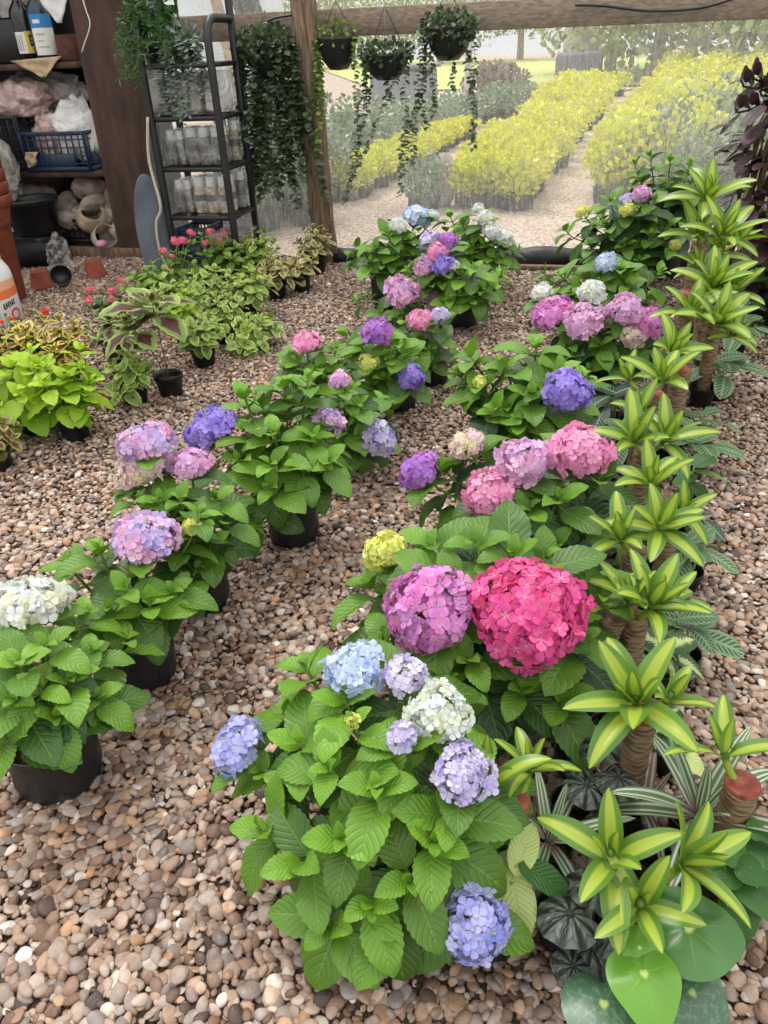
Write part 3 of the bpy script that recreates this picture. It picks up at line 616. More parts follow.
# middle row, from the front
hydrangea('hydrangea with one white head in a black bag, nearest in the left hydrangea row', gb(72, 798, .10), .10, .155, 'bag',
  [(32, 602, 72, 'white', .55)],
  [(57, 718), (90, 652), (19, 662), (84, 616), (47, 645), (97, 698), (4, 735), (125, 640), (40, 690), (70, 680), (15, 700)], .235, .37, .13, 1, seed=9, leaf='hydlight', npair=4, tone=-.05)
hydrangea('hydrangea with a mauve head and a small lime bud, second in the left hydrangea row', gb(153, 690, .085), .085, .15, 'bag',
  [(145, 538, 66, 'mauve', .6), (192, 528, 20, 'lime')],
  [(68, 565), (100, 552), (172, 592), (150, 605), (196, 570), (200, 515), (125, 590), (110, 610), (180, 540)], .24, .36, .135, 3, seed=10, npair=4)
hydrangea('hydrangea with mauve, cream and bright pink heads, third in the left hydrangea row', gb(207, 615, .085), .085, .15, 'bag',
  [(146, 443, 56, 'mauve', .6), (142, 468, 54, 'creampink', .6), (191, 463, 44, 'pinklav', .5)],
  [(132, 495), (215, 498), (228, 520), (180, 500), (210, 545), (160, 500), (195, 525)], .24, .38, .135, 3, seed=11, npair=4, tone=-.1)
hydrangea('large green hydrangea in a square black bag with a violet head on its left', gb(296, 548, .088), .09, .19, 'bag',
  [(211, 428, 54, 'violet', .55), (328, 422, 34, 'mauve')],
  [(271, 464), (274, 433), (244, 396), (290, 405), (314, 436), (305, 468), (271, 488), (308, 380), (327, 461), (250, 430), (240, 460), (285, 385), (262, 405)], .26, .36, .155, 3, seed=12, npair=4, tone=.12)
hydrangea('hydrangea with a drooping lavender head low on its right side, behind the square bag', gb(352, 474, .08), .08, .15, 'bag',
  [(378, 438, 36, 'lav'), (340, 380, 20, 'pinklav')],
  [(357, 405), (349, 392), (345, 430), (362, 420), (335, 410), (360, 440)], .22, .36, .14, 3, seed=13, npair=4)
hydrangea('hydrangea with a flat pink head peeping out on its left', gb(318, 440, .08), .08, .15, 'bag',
  [(306, 342, 30, 'pink', .45)], [(320, 368), (298, 362), (336, 350), (310, 385), (330, 375)], .22, .40, .14, 3, seed=14, near=False, npair=4)
hydrangea('hydrangea with two purple heads and a small yellow one', gb(398, 414, .085), .085, .15, 'bag',
  [(377, 332, 32, 'purple'), (369, 363, 21, 'lime'), (411, 377, 27, 'violet')],
  [(345, 335), (352, 350), (397, 345), (385, 378), (360, 345), (390, 360), (405, 355), (370, 385)], .25, .42, .15, 3, seed=15, near=False, npair=4, tone=.08)
hydrangea('hydrangea with a small bright pink head beside a lilac one', gb(432, 388, .08), .08, .14, 'bag',
  [(420, 320, 25, 'pink', .6), (440, 315, 18, 'lav')], [(430, 350), (405, 325), (418, 345), (440, 340), (428, 365)], .21, .38, .11, 4, seed=16, near=False, npair=4)
hydrangea('hydrangea with two pale pink flat heads side by side', gb(390, 332, .09), .09, .16, 'bag',
  [(402, 291, 34, 'pinklav', .5), (429, 296, 28, 'pinklav', .5)], [(385, 318), (440, 290), (415, 310), (430, 315), (400, 315)], .25, .36, .12, 4, seed=17, near=False, npair=4, tone=-.1)
hydrangea('hydrangea with a tight bunch of pink, violet and lilac heads', gb(462, 330, .09), .09, .16, 'bag',
  [(429, 240, 20, 'lav'), (448, 241, 19, 'purple'), (438, 252, 22, 'pink'), (426, 265, 24, 'pinklav'), (444, 265, 22, 'violet'), (454, 265, 10, 'cream')],
  [(462, 275), (475, 268), (410, 270), (450, 300), (480, 290), (460, 295), (430, 285), (470, 300)], .30, .44, .155, 4, seed=18, near=False, npair=4, tone=.05)
hydrangea('hydrangea with a pale blue head by the wooden post side of the fence', gb(385, 303, .09), .09, .16, 'bag',
  [(417, 218, 28, 'blue'), (398, 226, 18, 'cream'), (433, 216, 13, 'cream')],
  [(390, 235), (408, 240), (375, 248), (400, 252), (383, 265), (370, 262), (420, 240)], .29, .48, .16, 5, seed=19, near=False, npair=4, tone=-.02)
hydrangea('hydrangea with white heads on its right side by the fence', gb(482, 298, .09), .09, .16, 'bag',
  [(485, 218, 18, 'white'), (492, 231, 20, 'white'), (503, 238, 20, 'white'), (478, 209, 12, 'cream')],
  [(463, 225), (450, 216), (472, 245), (500, 260), (490, 258), (455, 235), (485, 245), (505, 250)], .30, .5, .16, 5, seed=20, near=False, npair=4, tone=-.02)
# ================================================================== COLEUS AND BEGONIAS ON THE LEFT
CG = 'potted foliage plants on the left'
def col(label, px, py, leaf, hgt, spread, L, n, R=.073, H=.12, name='coleus', cat='coleus', tp=CT, **k):
    return bushy(name, label, cat, CG, gb(px, py, R), R, H, leaf, tp, hgt, spread*1.15, L*1.12, n, **k)
col('lime green coleus in a black pot, the right one of the lime pair', 79, 444, 'lime', .38, .15, .11, 8, seed=1, tips=[(80, 348), (90, 380)])
col('lime green coleus with larger leaves at the left photo edge, left of its lime twin', 38, 438, 'lime', .38, .19, .13, 10, seed=2, tips=[(20, 395), (40, 365), (30, 350)])
col('red and yellow coleus behind the lime green pair', 72, 398, 'redyel', .38, .16, .09, 13, seed=3, tips=[(75, 322), (60, 318)])
col('red and yellow coleus beside the white tub', 36, 396, 'redyel', .36, .16, .09, 13, seed=4, tips=[(45, 320), (25, 330)])
col('dark red and yellow coleus at the left photo edge', 4, 408, 'redyel', .34, .14, .09, 11, seed=5, tone=-.3)
col('bronze frilly coleus at the lower left, in front of the lime ones', 2, 476, 'bronze', .26, .13, .07, 13, seed=6, R=.07)
col('sparse green coleus in the pot beside the burgundy leaved one', 138, 408, 'varieg', .27, .12, .08, 7, seed=7, tips=[(120, 370), (135, 360), (118, 395)])
r = col('tall coleus with big burgundy centred leaves', 173, 400, 'burg', .50, .13, .19, 0, seed=8, npair=5, tips=[(152, 302), (128, 322)], sc=.55)
col('variegated coleus with small leaves in the front of the pot group', 206, 370, 'varieg', .30, .15, .07, 13, seed=9, tips=[(205, 330), (190, 325)])
col('low variegated coleus spilling onto the gravel', 254, 352, 'varieg', .2, .17, .09, 11, seed=10, H=.1, tips=[(250, 350), (262, 340), (240, 345), (250, 362)])
col('small lime leaved coleus in the middle of the group', 190, 352, 'lime', .36, .1, .07, 7, seed=11, tone=-.25)
col('variegated coleus with pale edges behind the low spilling one', 228, 346, 'varieg', .32, .15, .07, 13, seed=12)
col('green variegated coleus right of the begonias', 252, 322, 'varieg', .34, .17, .08, 14, seed=13, tone=.1)
col('pale pink and cream coleus in the pot near the post', 302, 295, 'palepink', .28, .13, .08, 10, seed=14)
col('pink tinged coleus in the pot touching the wooden post', 317, 277, 'palepink', .36, .15, .08, 11, seed=15, R=.085, H=.14)
col('cream and green coleus left of the pots by the post', 278, 302, 'palepink', .30, .16, .08, 11, seed=16, tone=-.3)
col('variegated coleus at the back beneath the metal rack', 262, 283, 'varieg', .38, .17, .09, 13, seed=17, tone=.15)
col('coleus with dull purple green leaves left of the tall burgundy one', 122, 372, 'burg', .36, .17, .1, 6, seed=18, tone=-.1)
col('green coleus in the back row in front of the rack', 236, 286, 'bego', .36, .18, .09, 13, seed=19, tone=.1)
col('yellow green coleus in the left back of the group', 158, 318, 'bego', .34, .18, .085, 14, seed=20, tone=.2)
col('mid green variegated coleus in the centre of the group', 214, 318, 'varieg', .34, .18, .08, 14, seed=21, tone=.1)
col('bright variegated coleus between the begonias and the tall burgundy one', 178, 334, 'varieg', .33, .15, .08, 13, seed=22, tone=.15)
bushy('begonia', 'small begonia with scarlet and coral flowers beside the flowerpot on the gravel', 'begonia', CG, gb(106, 322, .06), .06, .1, 'dkgreen', BT, .2, .15, .06, 7, npair=3, flowers=[(90, 290, 10), (112, 292, 12), (89, 301, 10), (111, 300, 7), (121, 281, 10)], fstyle='begopink', seed=23)
bushy('begonia', 'begonia with bright pink flowers in front of the metal rack', 'begonia', CG, gb(182, 302, .07), .07, .12, 'bego', BT, .36, .19, .08, 9, npair=4, flowers=[(176, 242, 12), (184, 241, 10), (163, 251, 9), (167, 271, 8), (172, 256, 6), (191, 233, 9)], fstyle='begopink', seed=24)
bushy('begonia', 'begonia with coral flowers nearer the black rack leg', 'begonia', CG, gb(214, 288, .07), .07, .12, 'bego', BT, .40, .18, .08, 8, npair=4, flowers=[(210, 232, 10), (205, 243, 8), (224, 233, 8), (219, 240, 6)], fstyle='begopink', seed=25)
bushy('begonia', 'low red begonia in front of the white tub', 'begonia', CG, gb(14, 352, .06), .06, .1, 'dkgreen', BT, .24, .12, .05, 5, npair=3, flowers=[(12, 319, 8), (44, 312, 9), (2, 322, 6)], fstyle='red', seed=26)
# ================================================================== DRACAENAS
def T(px, py, z): return G(px, py, z)
dracaena('short thick dracaena cane with a red cut end, rightmost in front', T(743, 783, .33), .030, [(724, 752, .38, .15, 4)], PR=.07, PH=.14, seed=1)
dracaena('front dracaena with three striped rosettes around the heart shaped leaves', T(630, 905, .18), .026, [(612, 858, .32, .15, 7), (684, 862, .32, .16, 8), (640, 905, .30, .13, 6)], PH=.12, seed=2)
dracaena('dracaena with a reddish cut cane right of the blue hydrangea', T(517, 800, .30), .024, [(488, 785, .36, .13, 8), (530, 768, .34, .11, 7)], seed=3)
dracaena('dracaena with a wide fan of striped leaves above a pale cane', T(643, 712, .36), .028, [(636, 702, .40, .18, 9), (668, 700, .36, .13, 6)], seed=4)
dracaena('dracaena with a low dense rosette beside the hot pink hydrangea', T(636, 616, .36), .028, [(650, 605, .42, .17, 11), (630, 600, .42, .13, 6), (668, 600, .40, .13, 6)], seed=5, cut=False)
dracaena('bare topped dracaena cane with a side rosette next to the hot pink head', T(614, 615, .38), .03, [(600, 600, .36, .10, 5)], seed=6, cut=False)
dracaena('dracaena with an upright narrow rosette beside the fishbone leaves', T(635, 548, .34), .03, [(621, 538, .40, .15, 7)], seed=7, cut=False)
dracaena('dracaena with two rosettes, one above the other, in the middle of the cane row', T(668, 535, .3), .026, [(660, 528, .42, .16, 9), (684, 512, .40, .12, 6)], seed=8, cut=False)
dracaena('dracaena with one open rosette above the prayer plant leaves', T(660, 492, .32), .026, [(653, 484, .43, .17, 9)], seed=9, cut=False)
dracaena('dracaena with twin rosettes on a leaning cane right of the pink heads', T(644, 450, .36), .03, [(634, 440, .42, .18, 8), (665, 440, .42, .18, 8)], seed=10, cut=False)
dracaena('dracaena with a broad pale cut cane and low leaves', T(650, 392, .40), .045, [(640, 410, .40, .14, 6), (628, 378, .42, .13, 6)], seed=11)
dracaena('dracaena with an orange cut end beside the broad cane', T(681, 368, .42), .034, [(664, 380, .46, .18, 9)], seed=12)
dracaena('dracaena with pale arching leaves left of the tall ones', T(688, 345, .42), .03, [(672, 352, .48, .18, 9)], seed=13, cut=False)
dracaena('dracaena with a small round orange cut end and upright leaves', T(688, 292, .56), .035, [(692, 312, .52, .20, 9), (700, 300, .5, .15, 6)], seed=14)
dracaena('dracaena with long bright leaves near the maroon column', T(716, 318, .42), .03, [(717, 322, .5, .22, 10), (732, 335, .44, .15, 6)], seed=15, cut=False)
dracaena('tall dracaena with a broad rosette below the topmost ones', T(712, 286, .5), .03, [(713, 286, .58, .22, 10), (732, 292, .55, .18, 8), (700, 268, .58, .16, 7)], seed=16, cut=False)
dracaena('tall dracaena with a full head of leaves close to the maroon column', T(716, 240, .66), .03, [(722, 236, .72, .24, 11), (716, 255, .62, .18, 8), (740, 240, .64, .17, 7)], seed=17, cut=False)
dracaena('dracaena standing behind the full headed one, leaves turned left', T(698, 240, .62), .03, [(699, 236, .68, .22, 10)], seed=18, cut=False)
dracaena('tallest and farthest dracaena in front of the net', T(708, 205, .72), .03, [(708, 198, .84, .24, 11)], seed=19, cut=False)
# ================================================================== UNDERPLANTING
def under(name, label, cat, px, py, PH, leaf, tpls, n, r, h, L, seed, PR=.048, pitch=25, z0=.0, **k):
    b = G(px, py, z0); b[2] = 0; b = free(b, PR); POTS.pop()
    return clump(name, label, cat, b, PR, PH, leaf, auto_leaves(b, PH, n, r, h, L, pitch, seed), tpls, seed=seed, **k)
b = G(600, 790); clump('radiator_plant', 'dark rippled radiator plant below the fan of striped leaves', 'plant', G(606, 800, .1)*np.array([1, 1, 0]), .046, .1, 'pep',
  [(601, 745, .24, .085, 70, 10), (587, 786, .22, .088, 250, 5), (618, 778, .23, .088, -70, 0), (580, 765, .19, .07, 160, -5), (604, 800, .18, .07, -90, -10), (625, 752, .17, .06, 30, 0)], PEP, pm='stembrown', seed=1)
clump('radiator_plant', 'dark rippled radiator plant at the front edge of the bed', 'plant', G(592, 930, .1)*np.array([1, 1, 0]), .046, .1, 'pep',
  [(570, 914, .24, .105, 200, 8), (598, 888, .25, .09, 60, 5), (614, 932, .21, .085, -60, 0), (573, 966, .15, .07, 240, -20), (598, 962, .15, .065, -90, -20), (582, 886, .2, .07, 120, 0), (622, 960, .14, .06, -50, -20), (592, 948, .16, .07, -120, -10)], PEP, pm='stembrown', seed=2)
clump('heart_leaf_plant', 'plant with four large heart shaped leaves at the bottom right of the bed', 'plant', G(650, 960, .05)*np.array([1, 1, 0]), .046, .08, 'heart',
  [(644, 973, .24, .112, -88, 0, 1), (688, 928, .24, .15, 5, 5, 0), (604, 1003, .18, .13, -105, 5, 2), (692, 992, .15, .11, -60, -10, 2), (640, 948, .24, .06, 100, 20, 1)], HRT, mat2=['heartlt', 'heartsp'], seed=3)
clump('heart_leaf_plant', 'small heart leaved vine around the red topped cane at the right photo edge', 'plant', G(738, 888, .1)*np.array([1, 1, 0])+np.array([.10, .03, 0]), .05, .12, 'dkgreen',
  [(757, 888, .2, .09, -60, -10), (724, 868, .22, .075, 180, 0), (736, 850, .24, .07, 120, 10), (740, 910, .16, .07, -90, -20), (762, 850, .24, .08, 40, 0), (750, 868, .24, .06, -30, 0), (765, 830, .27, .06, 60, 10)], HRT, seed=4)
def straps(label, px, py, z, base, L, n, leaf, seed, name='strap_leaf_plant', lo=20, hi=80, ws=1.0):
    b = np.array(base)*np.array([1, 1, 0]); b = free(b, .042); root = thing(name, b, label, 'plant'); pot(root, .042, .08, 'pot', seed); mb = MB(); p = G(px, py, z)
    tube(mb, bez(b+np.array([0, 0, .05]), b+np.array([0, 0, .1]), p-np.array([0, 0, .05]), p, 6), .008, 6, tone=.2); rosette(mb, p, (0, 0, 1), L, n, ST, lo, hi, wsc=ws, droop=.5, r0=.008); mb.build('foliage', M[leaf], root); return root
straps('green and white striped strap leaved plant right of the cream leaf', 549, 838, .17, G(549, 838, .1), .17, 11, 'rhoeo', 1)
straps('striped strap leaved plant with upright leaves left of the red topped cane', 700, 812, .22, G(700, 812, .15), .23, 11, 'rhoeo', 2, lo=10, hi=70)
straps('pinkish strap leaved plant in the middle of the front bed', 645, 805, .14, G(645, 805, .1), .14, 10, 'rhoeopink', 3)
clump('dumb_cane', 'dumb cane with a drooping cream leaf beside the lower blue flower head', 'plant', G(535, 880, .1)*np.array([1, 1, 0]), .044, .1, 'dumb',
  [(516, 900, .19, .13, -85, -12), (524, 848, .24, .10, 60, 30), (508, 866, .21, .11, 190, -5), (548, 878, .22, .11, -25, -10, 1)], WT, mat2=['dkgreen'], seed=5)
clump('dumb_cane', 'dark dumb cane with cream feathered leaves beside the gravel path', 'plant', G(665, 660, .12)*np.array([1, 1, 0]), .046, .1, 'dumbdark',
  [(680, 640, .27, .13, 30, 10), (655, 640, .27, .12, 130, 20), (690, 662, .2, .12, -20, -15), (668, 655, .24, .10, -80, 0)], WT, seed=6)
clump('dumb_cane', 'cream splashed dumb cane below the fan of striped leaves', 'plant', G(672, 745, .08)*np.array([1, 1, 0]), .05, .09, 'dumbdark',
  [(668, 715, .22, .11, 45, 15), (672, 742, .19, .11, 10, 0), (690, 756, .16, .12, -25, -15, 1), (655, 735, .2, .1, 100, 20)], WT, mat2=['dumb'], seed=7)
clump('dumb_cane', 'single leaf cream dumb cane tucked under the hot pink hydrangea', 'plant', G(580, 735, .08)*np.array([1, 1, 0]), .045, .08, 'dumb', [(574, 727, .17, .11, 160, 5), (590, 740, .14, .08, 20, 0)], WT, seed=8)
PP = 'prayer plants in the cane row'
under('prayer_plant', 'prayer plant with spotted grey green leaves under the hot pink hydrangea', 'plant', 608, 700, .08, 'prayer', MT, 9, .13, .12, .13, 11, group=PP)
under('prayer_plant', 'prayer plant below the right side of the fan of striped leaves', 'plant', 660, 690, .08, 'prayer', MT, 7, .10, .12, .12, 12, group=PP)
under('prayer_plant', 'fishbone patterned prayer plant beside the pink hydrangea row', 'plant', 625, 520, .08, 'prayerdk', MT, 9, .14, .12, .11, 13, group=PP)
under('prayer_plant', 'prayer plant with pale leaves behind the twin rosettes', 'plant', 628, 470, .08, 'prayer', MT, 9, .16, .12, .13, 14, group=PP)
under('prayer_plant', 'prayer plant with small grey leaves on the path side of the cane row', 'plant', 692, 445, .08, 'prayer', MT, 8, .14, .08, .10, 15, group=PP)
under('prayer_plant', 'large leaved prayer plant beside the orange cut cane', 'plant', 710, 402, .08, 'prayer', MT, 10, .2, .16, .18, 16, group=PP)
under('prayer_plant', 'grey green prayer plant farthest along the path', 'plant', 735, 355, .08, 'prayer', MT, 9, .2, .14, .17, 17, group=PP)
under('prayer_plant', 'small striped prayer plant on the path edge of the cane row', 'plant', 688, 545, .06, 'prayerdk', MT, 7, .09, .08, .09, 18, PR=.045, group=PP)
clump('green_plant', 'plant with one bright plain leaf reaching over the path', 'plant', G(690, 490, .12)*np.array([1, 1, 0]), .05, .1, 'dkgreen', [(716, 474, .24, .15, -10, -5, 1), (705, 458, .28, .13, 40, 10), (685, 478, .22, .1, 200, 0), (700, 490, .18, .11, -60, -10)], WT, mat2=['hydlight'], seed=9)
under('purple_plant', 'dark purple leaved plant in the shade between the canes', 'plant', 598, 585, .06, 'maroon', MT, 8, .10, .08, .09, 19, PR=.045)

under('prayer_plant', 'grey green prayer plant at the path side of the low dense rosette', 'plant', 668, 585, .08, 'prayer', MT, 9, .12, .13, .12, 41, group=PP)
under('prayer_plant', 'prayer plant filling the gap left of the paired rosettes above the dark purple leaves', 'plant', 618, 560, .08, 'prayer', MT, 8, .12, .12, .12, 42, group=PP)
under('prayer_plant', 'prayer plant beside the path between the twin rosettes and the bright plain leaf', 'plant', 684, 475, .08, 'prayer', MT, 9, .15, .12, .13, 43, group=PP)
under('prayer_plant', 'prayer plant at the foot of the broad pale cut cane', 'plant', 665, 445, .08, 'prayer', MT, 9, .16, .13, .14, 44, group=PP)
under('prayer_plant', 'prayer plant behind the pink hydrangea under the broad cane', 'plant', 612, 432, .08, 'prayerdk', MT, 8, .15, .13, .14, 45, group=PP)
under('prayer_plant', 'prayer plant with broad leaves at the foot of the farthest canes beside the maroon column', 'plant', 722, 330, .08, 'prayer', MT, 9, .2, .16, .18, 46, group=PP)
# maroon column at the right edge
def column():
    b = away(G(757, 322), .1); root = thing('maroon_cordyline', b, 'tall column of maroon leaves and hanging dry leaves at the right photo edge', 'plant'); pot(root, .13, .22, 'bag', 3)
    tr = MB(); tube(tr, [b+np.array([0, 0, z]) for z in np.linspace(.18, 1.15, 10)], .05, 12); tr.build('trunk', M['dryleaf'], root)
    dl = MB(); ml = MB(); rg = np.random.default_rng(4)
    for k in range(260):
        z = rg.uniform(.45, 1.15); a = rg.uniform(0, 6.28); o = np.array([math.cos(a), math.sin(a), 0])
        put_leaf(dl, ST[k % 3], b+o*rg.uniform(.07, .24)+np.array([0, 0, z]), o*.35+np.array([0, 0, -1]), o+np.array([0, 0, .3]), rg.uniform(.14, .26), rg.uniform(0, 1), 1.1)
    for k in range(330):
        z = rg.choice([rg.uniform(.85, 1.25), rg.uniform(.2, .75)]); a = rg.uniform(0, 6.28); o = np.array([math.cos(a), math.sin(a), 0])
        put_leaf(ml, MT[k % 3], b+o*rg.uniform(.10, .34)+np.array([0, 0, z]), o+np.array([0, 0, rg.uniform(-.9, .3)]), o*.4+np.array([0, 0, 1]), rg.uniform(.10, .17), rg.uniform(0, .8))
    for (px, py) in ((741, 80), (752, 72), (748, 105), (735, 108), (760, 90)):
        q = D(px, py, b[1]); q0 = b+np.array([0, 0, 1.1]); tube(ml, bez(q0, q0+np.array([0, 0, .2]), q-np.array([0, 0, .1]), q), .006, 5, tone=.1)
        for j in range(9):
            s = .3+.7*j/8; p = q0+(q-q0)*s; a = j*2.4; put_leaf(ml, MT[j % 3], p, (math.cos(a)*.5, math.sin(a)*.5, .8), (math.cos(a), math.sin(a), .5), .07, .3)
    dl.build('dry_leaves', M['dryleaf'], root); ml.build('foliage', M['maroon'], root)
column()
bushy('green_plant', 'plain green plant at the right photo edge beyond the path', 'plant', None, away(G(774, 338), .07), .08, .14, 'dkgreen', MT, .45, .2, .15, 6, npair=3, seed=31, tone=.2)
# ================================================================== FENCE
E1 = nrm([1, -.28, 0]); E2 = nrm([.28, 1, 0]); AX = np.array([E1, E2, [0, 0, 1.]])
def colz(px, z, off):
    lo, hi = -600, 900
    for _ in range(40):
        m_ = (lo+hi)/2
        if Fn(px, m_, off)[2] > z: lo = m_
        else: hi = m_
    return Fn(px, (lo+hi)/2, off)
M['wood'] = (lambda m: m.done(m.bsdf(m.mix(m.sstep(m.noise(7, 5, m.mapped((9, 9, 1.0))), .3, .7), (.10, .065, .042), (.26, .18, .125)), .85, .2, m.bump(m.noise(9, 4, m.mapped((14, 14, 1.2))), .004))))(NT('weathered_wood'))
M['woodh'] = (lambda m: m.done(m.bsdf(m.mix(m.sstep(m.noise(7, 5, m.mapped((1.0, 9, 9))), .3, .7), (.19, .14, .105), (.30, .235, .18)), .85, .2, m.bump(m.noise(9, 4, m.mapped((1.2, 14, 14))), .004))))(NT('weathered_rail_wood'))
M['brown'] = (lambda m: m.done(m.bsdf(m.mix(m.sstep(m.noise(3, 5, m.mapped((4, 4, 1.0))), .3, .7), (.038, .018, .012), (.080, .040, .027)), .6, .35, m.bump(m.noise(12, 4, m.mapped((8, 8, 1))), .002))))(NT('dark_brown_board'))
M['black'] = plain('black_metal', (.010, .010, .011), .45, .5, .3, 12)
M['edging'] = plain('black_sheet', (.012, .013, .015), .5, .4, .3, 4, .02, 9)
def prism(mb, a, b, w, d, A=AX, bev=.006):      # a bar from a to b with width w along E1-like and depth d
    a, b = np.asarray(a, float), np.asarray(b, float); z = nrm(b-a); y = nrm(A[1]-z*(A[1]@z)); x = np.cross(y, z); box(mb, (a+b)/2, (w, d, np.linalg.norm(b-a)), np.array([x, y, z]), bev)
def hbar(mb, a, b, h, d, bev=.006):
    a, b = np.asarray(a, float), np.asarray(b, float); x = nrm(b-a); y = nrm(np.cross([0, 0, 1], x)); z = np.cross(x, y); box(mb, (a+b)/2, (np.linalg.norm(b-a), d, h), np.array([x, y, z]), bev)
mb = MB(); pb = colz(326, 0.0, -.02); pt = Fn(303, 0, -.02); pt = pb+(pt-pb)*1.35; prism(mb, pb-[0, 0, .05], pt, .155, .12); o = mb.build('fence_post', M['wood']); tag(o, 'weathered wooden post standing at the end of the shade net', 'post')
mb = MB(); q = colz(336, 0, -.03); prism(mb, q-[0, 0, .03], q+[-.035, .01, .42], .06, .05); tag(mb.build('wooden_stake', M['wood']), 'short wooden stake nailed to the foot of the fence post', 'stake')
mb = MB(); ra = Fn(160, 31, .06); rb = Fn(790, 2, .06); hbar(mb, ra, rb, .165, .06); tag(mb.build('fence_rail', M['woodh']), 'long weathered wooden rail across the top of the shade net', 'rail')
mb = MB(); xs = np.linspace(-.3, 3.0, 40); pts = np.array([[x, FY(x)+.02+.015*math.sin(x*7), .055+.012*math.sin(x*5)] for x in xs]); tube(mb, pts, .075+.012*np.sin(xs*11), 10); tag(mb.build('ground_edging', M['edging']), 'black plastic sheet rolled along the foot of the shade net', 'plastic sheet')
mb = MB(); hbar(mb, [1.0, FY(1.0)-.16, .03], [1.75, FY(1.75)-.16, .03], .035, .05); tag(mb.build('wooden_batten', M['wood']), 'thin wooden batten lying in front of the black plastic sheet', 'batten')
m = NT('shade_net'); tcn = m.mapped((1, 1, 1))
st = m.noise(1.0, 3, m.mapped((75, 75, 9))); st2 = m.noise(1.0, 2, m.mapped((150, 150, 90))); st3 = m.noise(1.1, 3)
al = m.math('ADD', m.math('MULTIPLY_ADD', m.sstep(st, .35, .7), .14, .12), m.math('ADD', m.math('MULTIPLY', m.sstep(st2, .35, .68), .10), m.math('MULTIPLY_ADD', st3, .22, -.10)), clamp=True)
d1 = m.n('ShaderNodeBsdfDiffuse'); d1.inputs[0].default_value = (.80, .80, .78, 1); t1 = m.n('ShaderNodeBsdfTranslucent'); t1.inputs[0].default_value = (.80, .80, .78, 1); ms = m.n('ShaderNodeMixShader'); ms.inputs[0].default_value = .6
m.t.links.new(d1.outputs[0], ms.inputs[1]); m.t.links.new(t1.outputs[0], ms.inputs[2]); tb = m.n('ShaderNodeBsdfTransparent'); mx = m.n('ShaderNodeMixShader'); m.put(mx.inputs[0], al)
m.t.links.new(tb.outputs[0], mx.inputs[1]); m.t.links.new(ms.outputs[0], mx.inputs[2]); m.done(mx.outputs[0]); M['net'] = m.m
def net():
    mb = MB(); rg = np.random.default_rng(5); nx, nzv = 60, 16; V=[]
    for i in range(nzv):
        for j in range(nx):
            x = -1.85+5.25*j/(nx-1); z = .04+2.5*i/(nzv-1); V.append((x, FY(x)+.115+.008*math.sin(x*9+z*2)+.006*math.sin(z*6+x*3), z))
    mb.add(V, grid_faces(nzv, nx)); tag(mb.build('shade_net', M['net']), 'pale woven see-through shade net stretched behind the rail', 'net')
net()
def cord(name, label, pts, r=.006, mat='black', cat='cord'):
    mb = MB(); P_ = np.array(pts, float); t = np.linspace(0, len(P_)-1, len(P_)*6); i = np.clip(t.astype(int), 0, len(P_)-2); f = (t-i)[:, None]
    p0, p1, p2, p3 = P_[np.maximum(i-1, 0)], P_[i], P_[i+1], P_[np.minimum(i+2, len(P_)-1)]
    q = .5*(2*p1+(p2-p0)*f+(2*p0-5*p1+4*p2-p3)*f*f+(3*p1-p0-3*p2+p3)*f**3); tube(mb, q, r, 6); tag(mb.build(name, M[mat]), label, cat)
M['rope'] = plain('pale_rope', (.50, .45, .36), .8, .2, .2, 60)
cord('power_cord', 'black cord sagging along the wooden rail at the upper right', [Fn(x, y, -.01) for x, y in ((575, 5), (605, 6), (650, 11), (700, 8), (735, -2))], .008)
cord('power_cord', 'black cord looping from the rail down beside the metal rack', [Fn(x, y, -.08) for x, y in ((292, 15), (270, 20), (256, 35), (246, 60), (240, 80))], .008)
# ================================================================== HANGING PLANTS
VT = [leaf_tpl(.5, .6, .42, 4, 2, .1, .3, seed=k) for k in range(2)]
M['vine'] = leafmat('grey_green_vine_leaf', (.030, .055, .024), (.13, .18, .085), (.25, .3, .2), n=1, k=0, vs=.15)
M['vineg'] = leafmat('green_vine_leaf', (.06, .12, .02), (.26, .36, .07), (.3, .4, .1), n=1, k=0, vs=.15)
def hanging(label, px, py, R, Hh, leaf, trails, n, L, bushr, off=-.12, seed=0, wire=True, step=.018):
    c = Fn(px, py, off); root = thing('hanging_basket', c, label, 'hanging plant', 'hanging baskets along the wooden rail'); rg = np.random.default_rng(seed)
    mb = MB(); lathe(mb, [(.001, -Hh*.55), (R*.45, -Hh*.52), (R*.8, -Hh*.25), (R*.97, Hh*.2), (R*1.06, Hh*.36), (R*1.08, Hh*.45), (R*.98, Hh*.45), (R*.9, Hh*.25), (.001, Hh*.22)], c, 24); mb.build('basket', M['pot'], root)
    if wire:
        mb = MB(); top = c+np.array([0, .1, .0]); top[2] = max(c[2]+.30, 1.70)
        for k in range(3): a = k*2.1+.4; tube(mb, [c+np.array([math.cos(a)*R, math.sin(a)*R, Hh*.4]), top], .003, 4)
        mb.build('hanger', M['black'], root)
    mb = MB(); cloud(mb, c+np.array([0, 0, Hh*.4]), (bushr, bushr, Hh*.55), n, VT, L, rg=rg, shell=.3)
    for (dx, ln) in trails:
        a = rg.uniform(0, 6.28); q = c+E1*dx+E2*rg.uniform(-.8, .3)*R*.7+np.array([0, 0, Hh*.4]); trail(mb, q, ln, VT, L*1.25, step*1.2, rg=rg)
    mb.build('trailing_vines', M[leaf], root)
rg = np.random.default_rng(9)
hanging('round black hanging basket with thin green vines right of the wooden post', 338, 52, .135, .20, 'vineg', [(-.15, .55), (-.14, .7), (-.17, .4), (.13, .45), (.16, .3), (-.12, .5)], 170, .03, .17, seed=1)
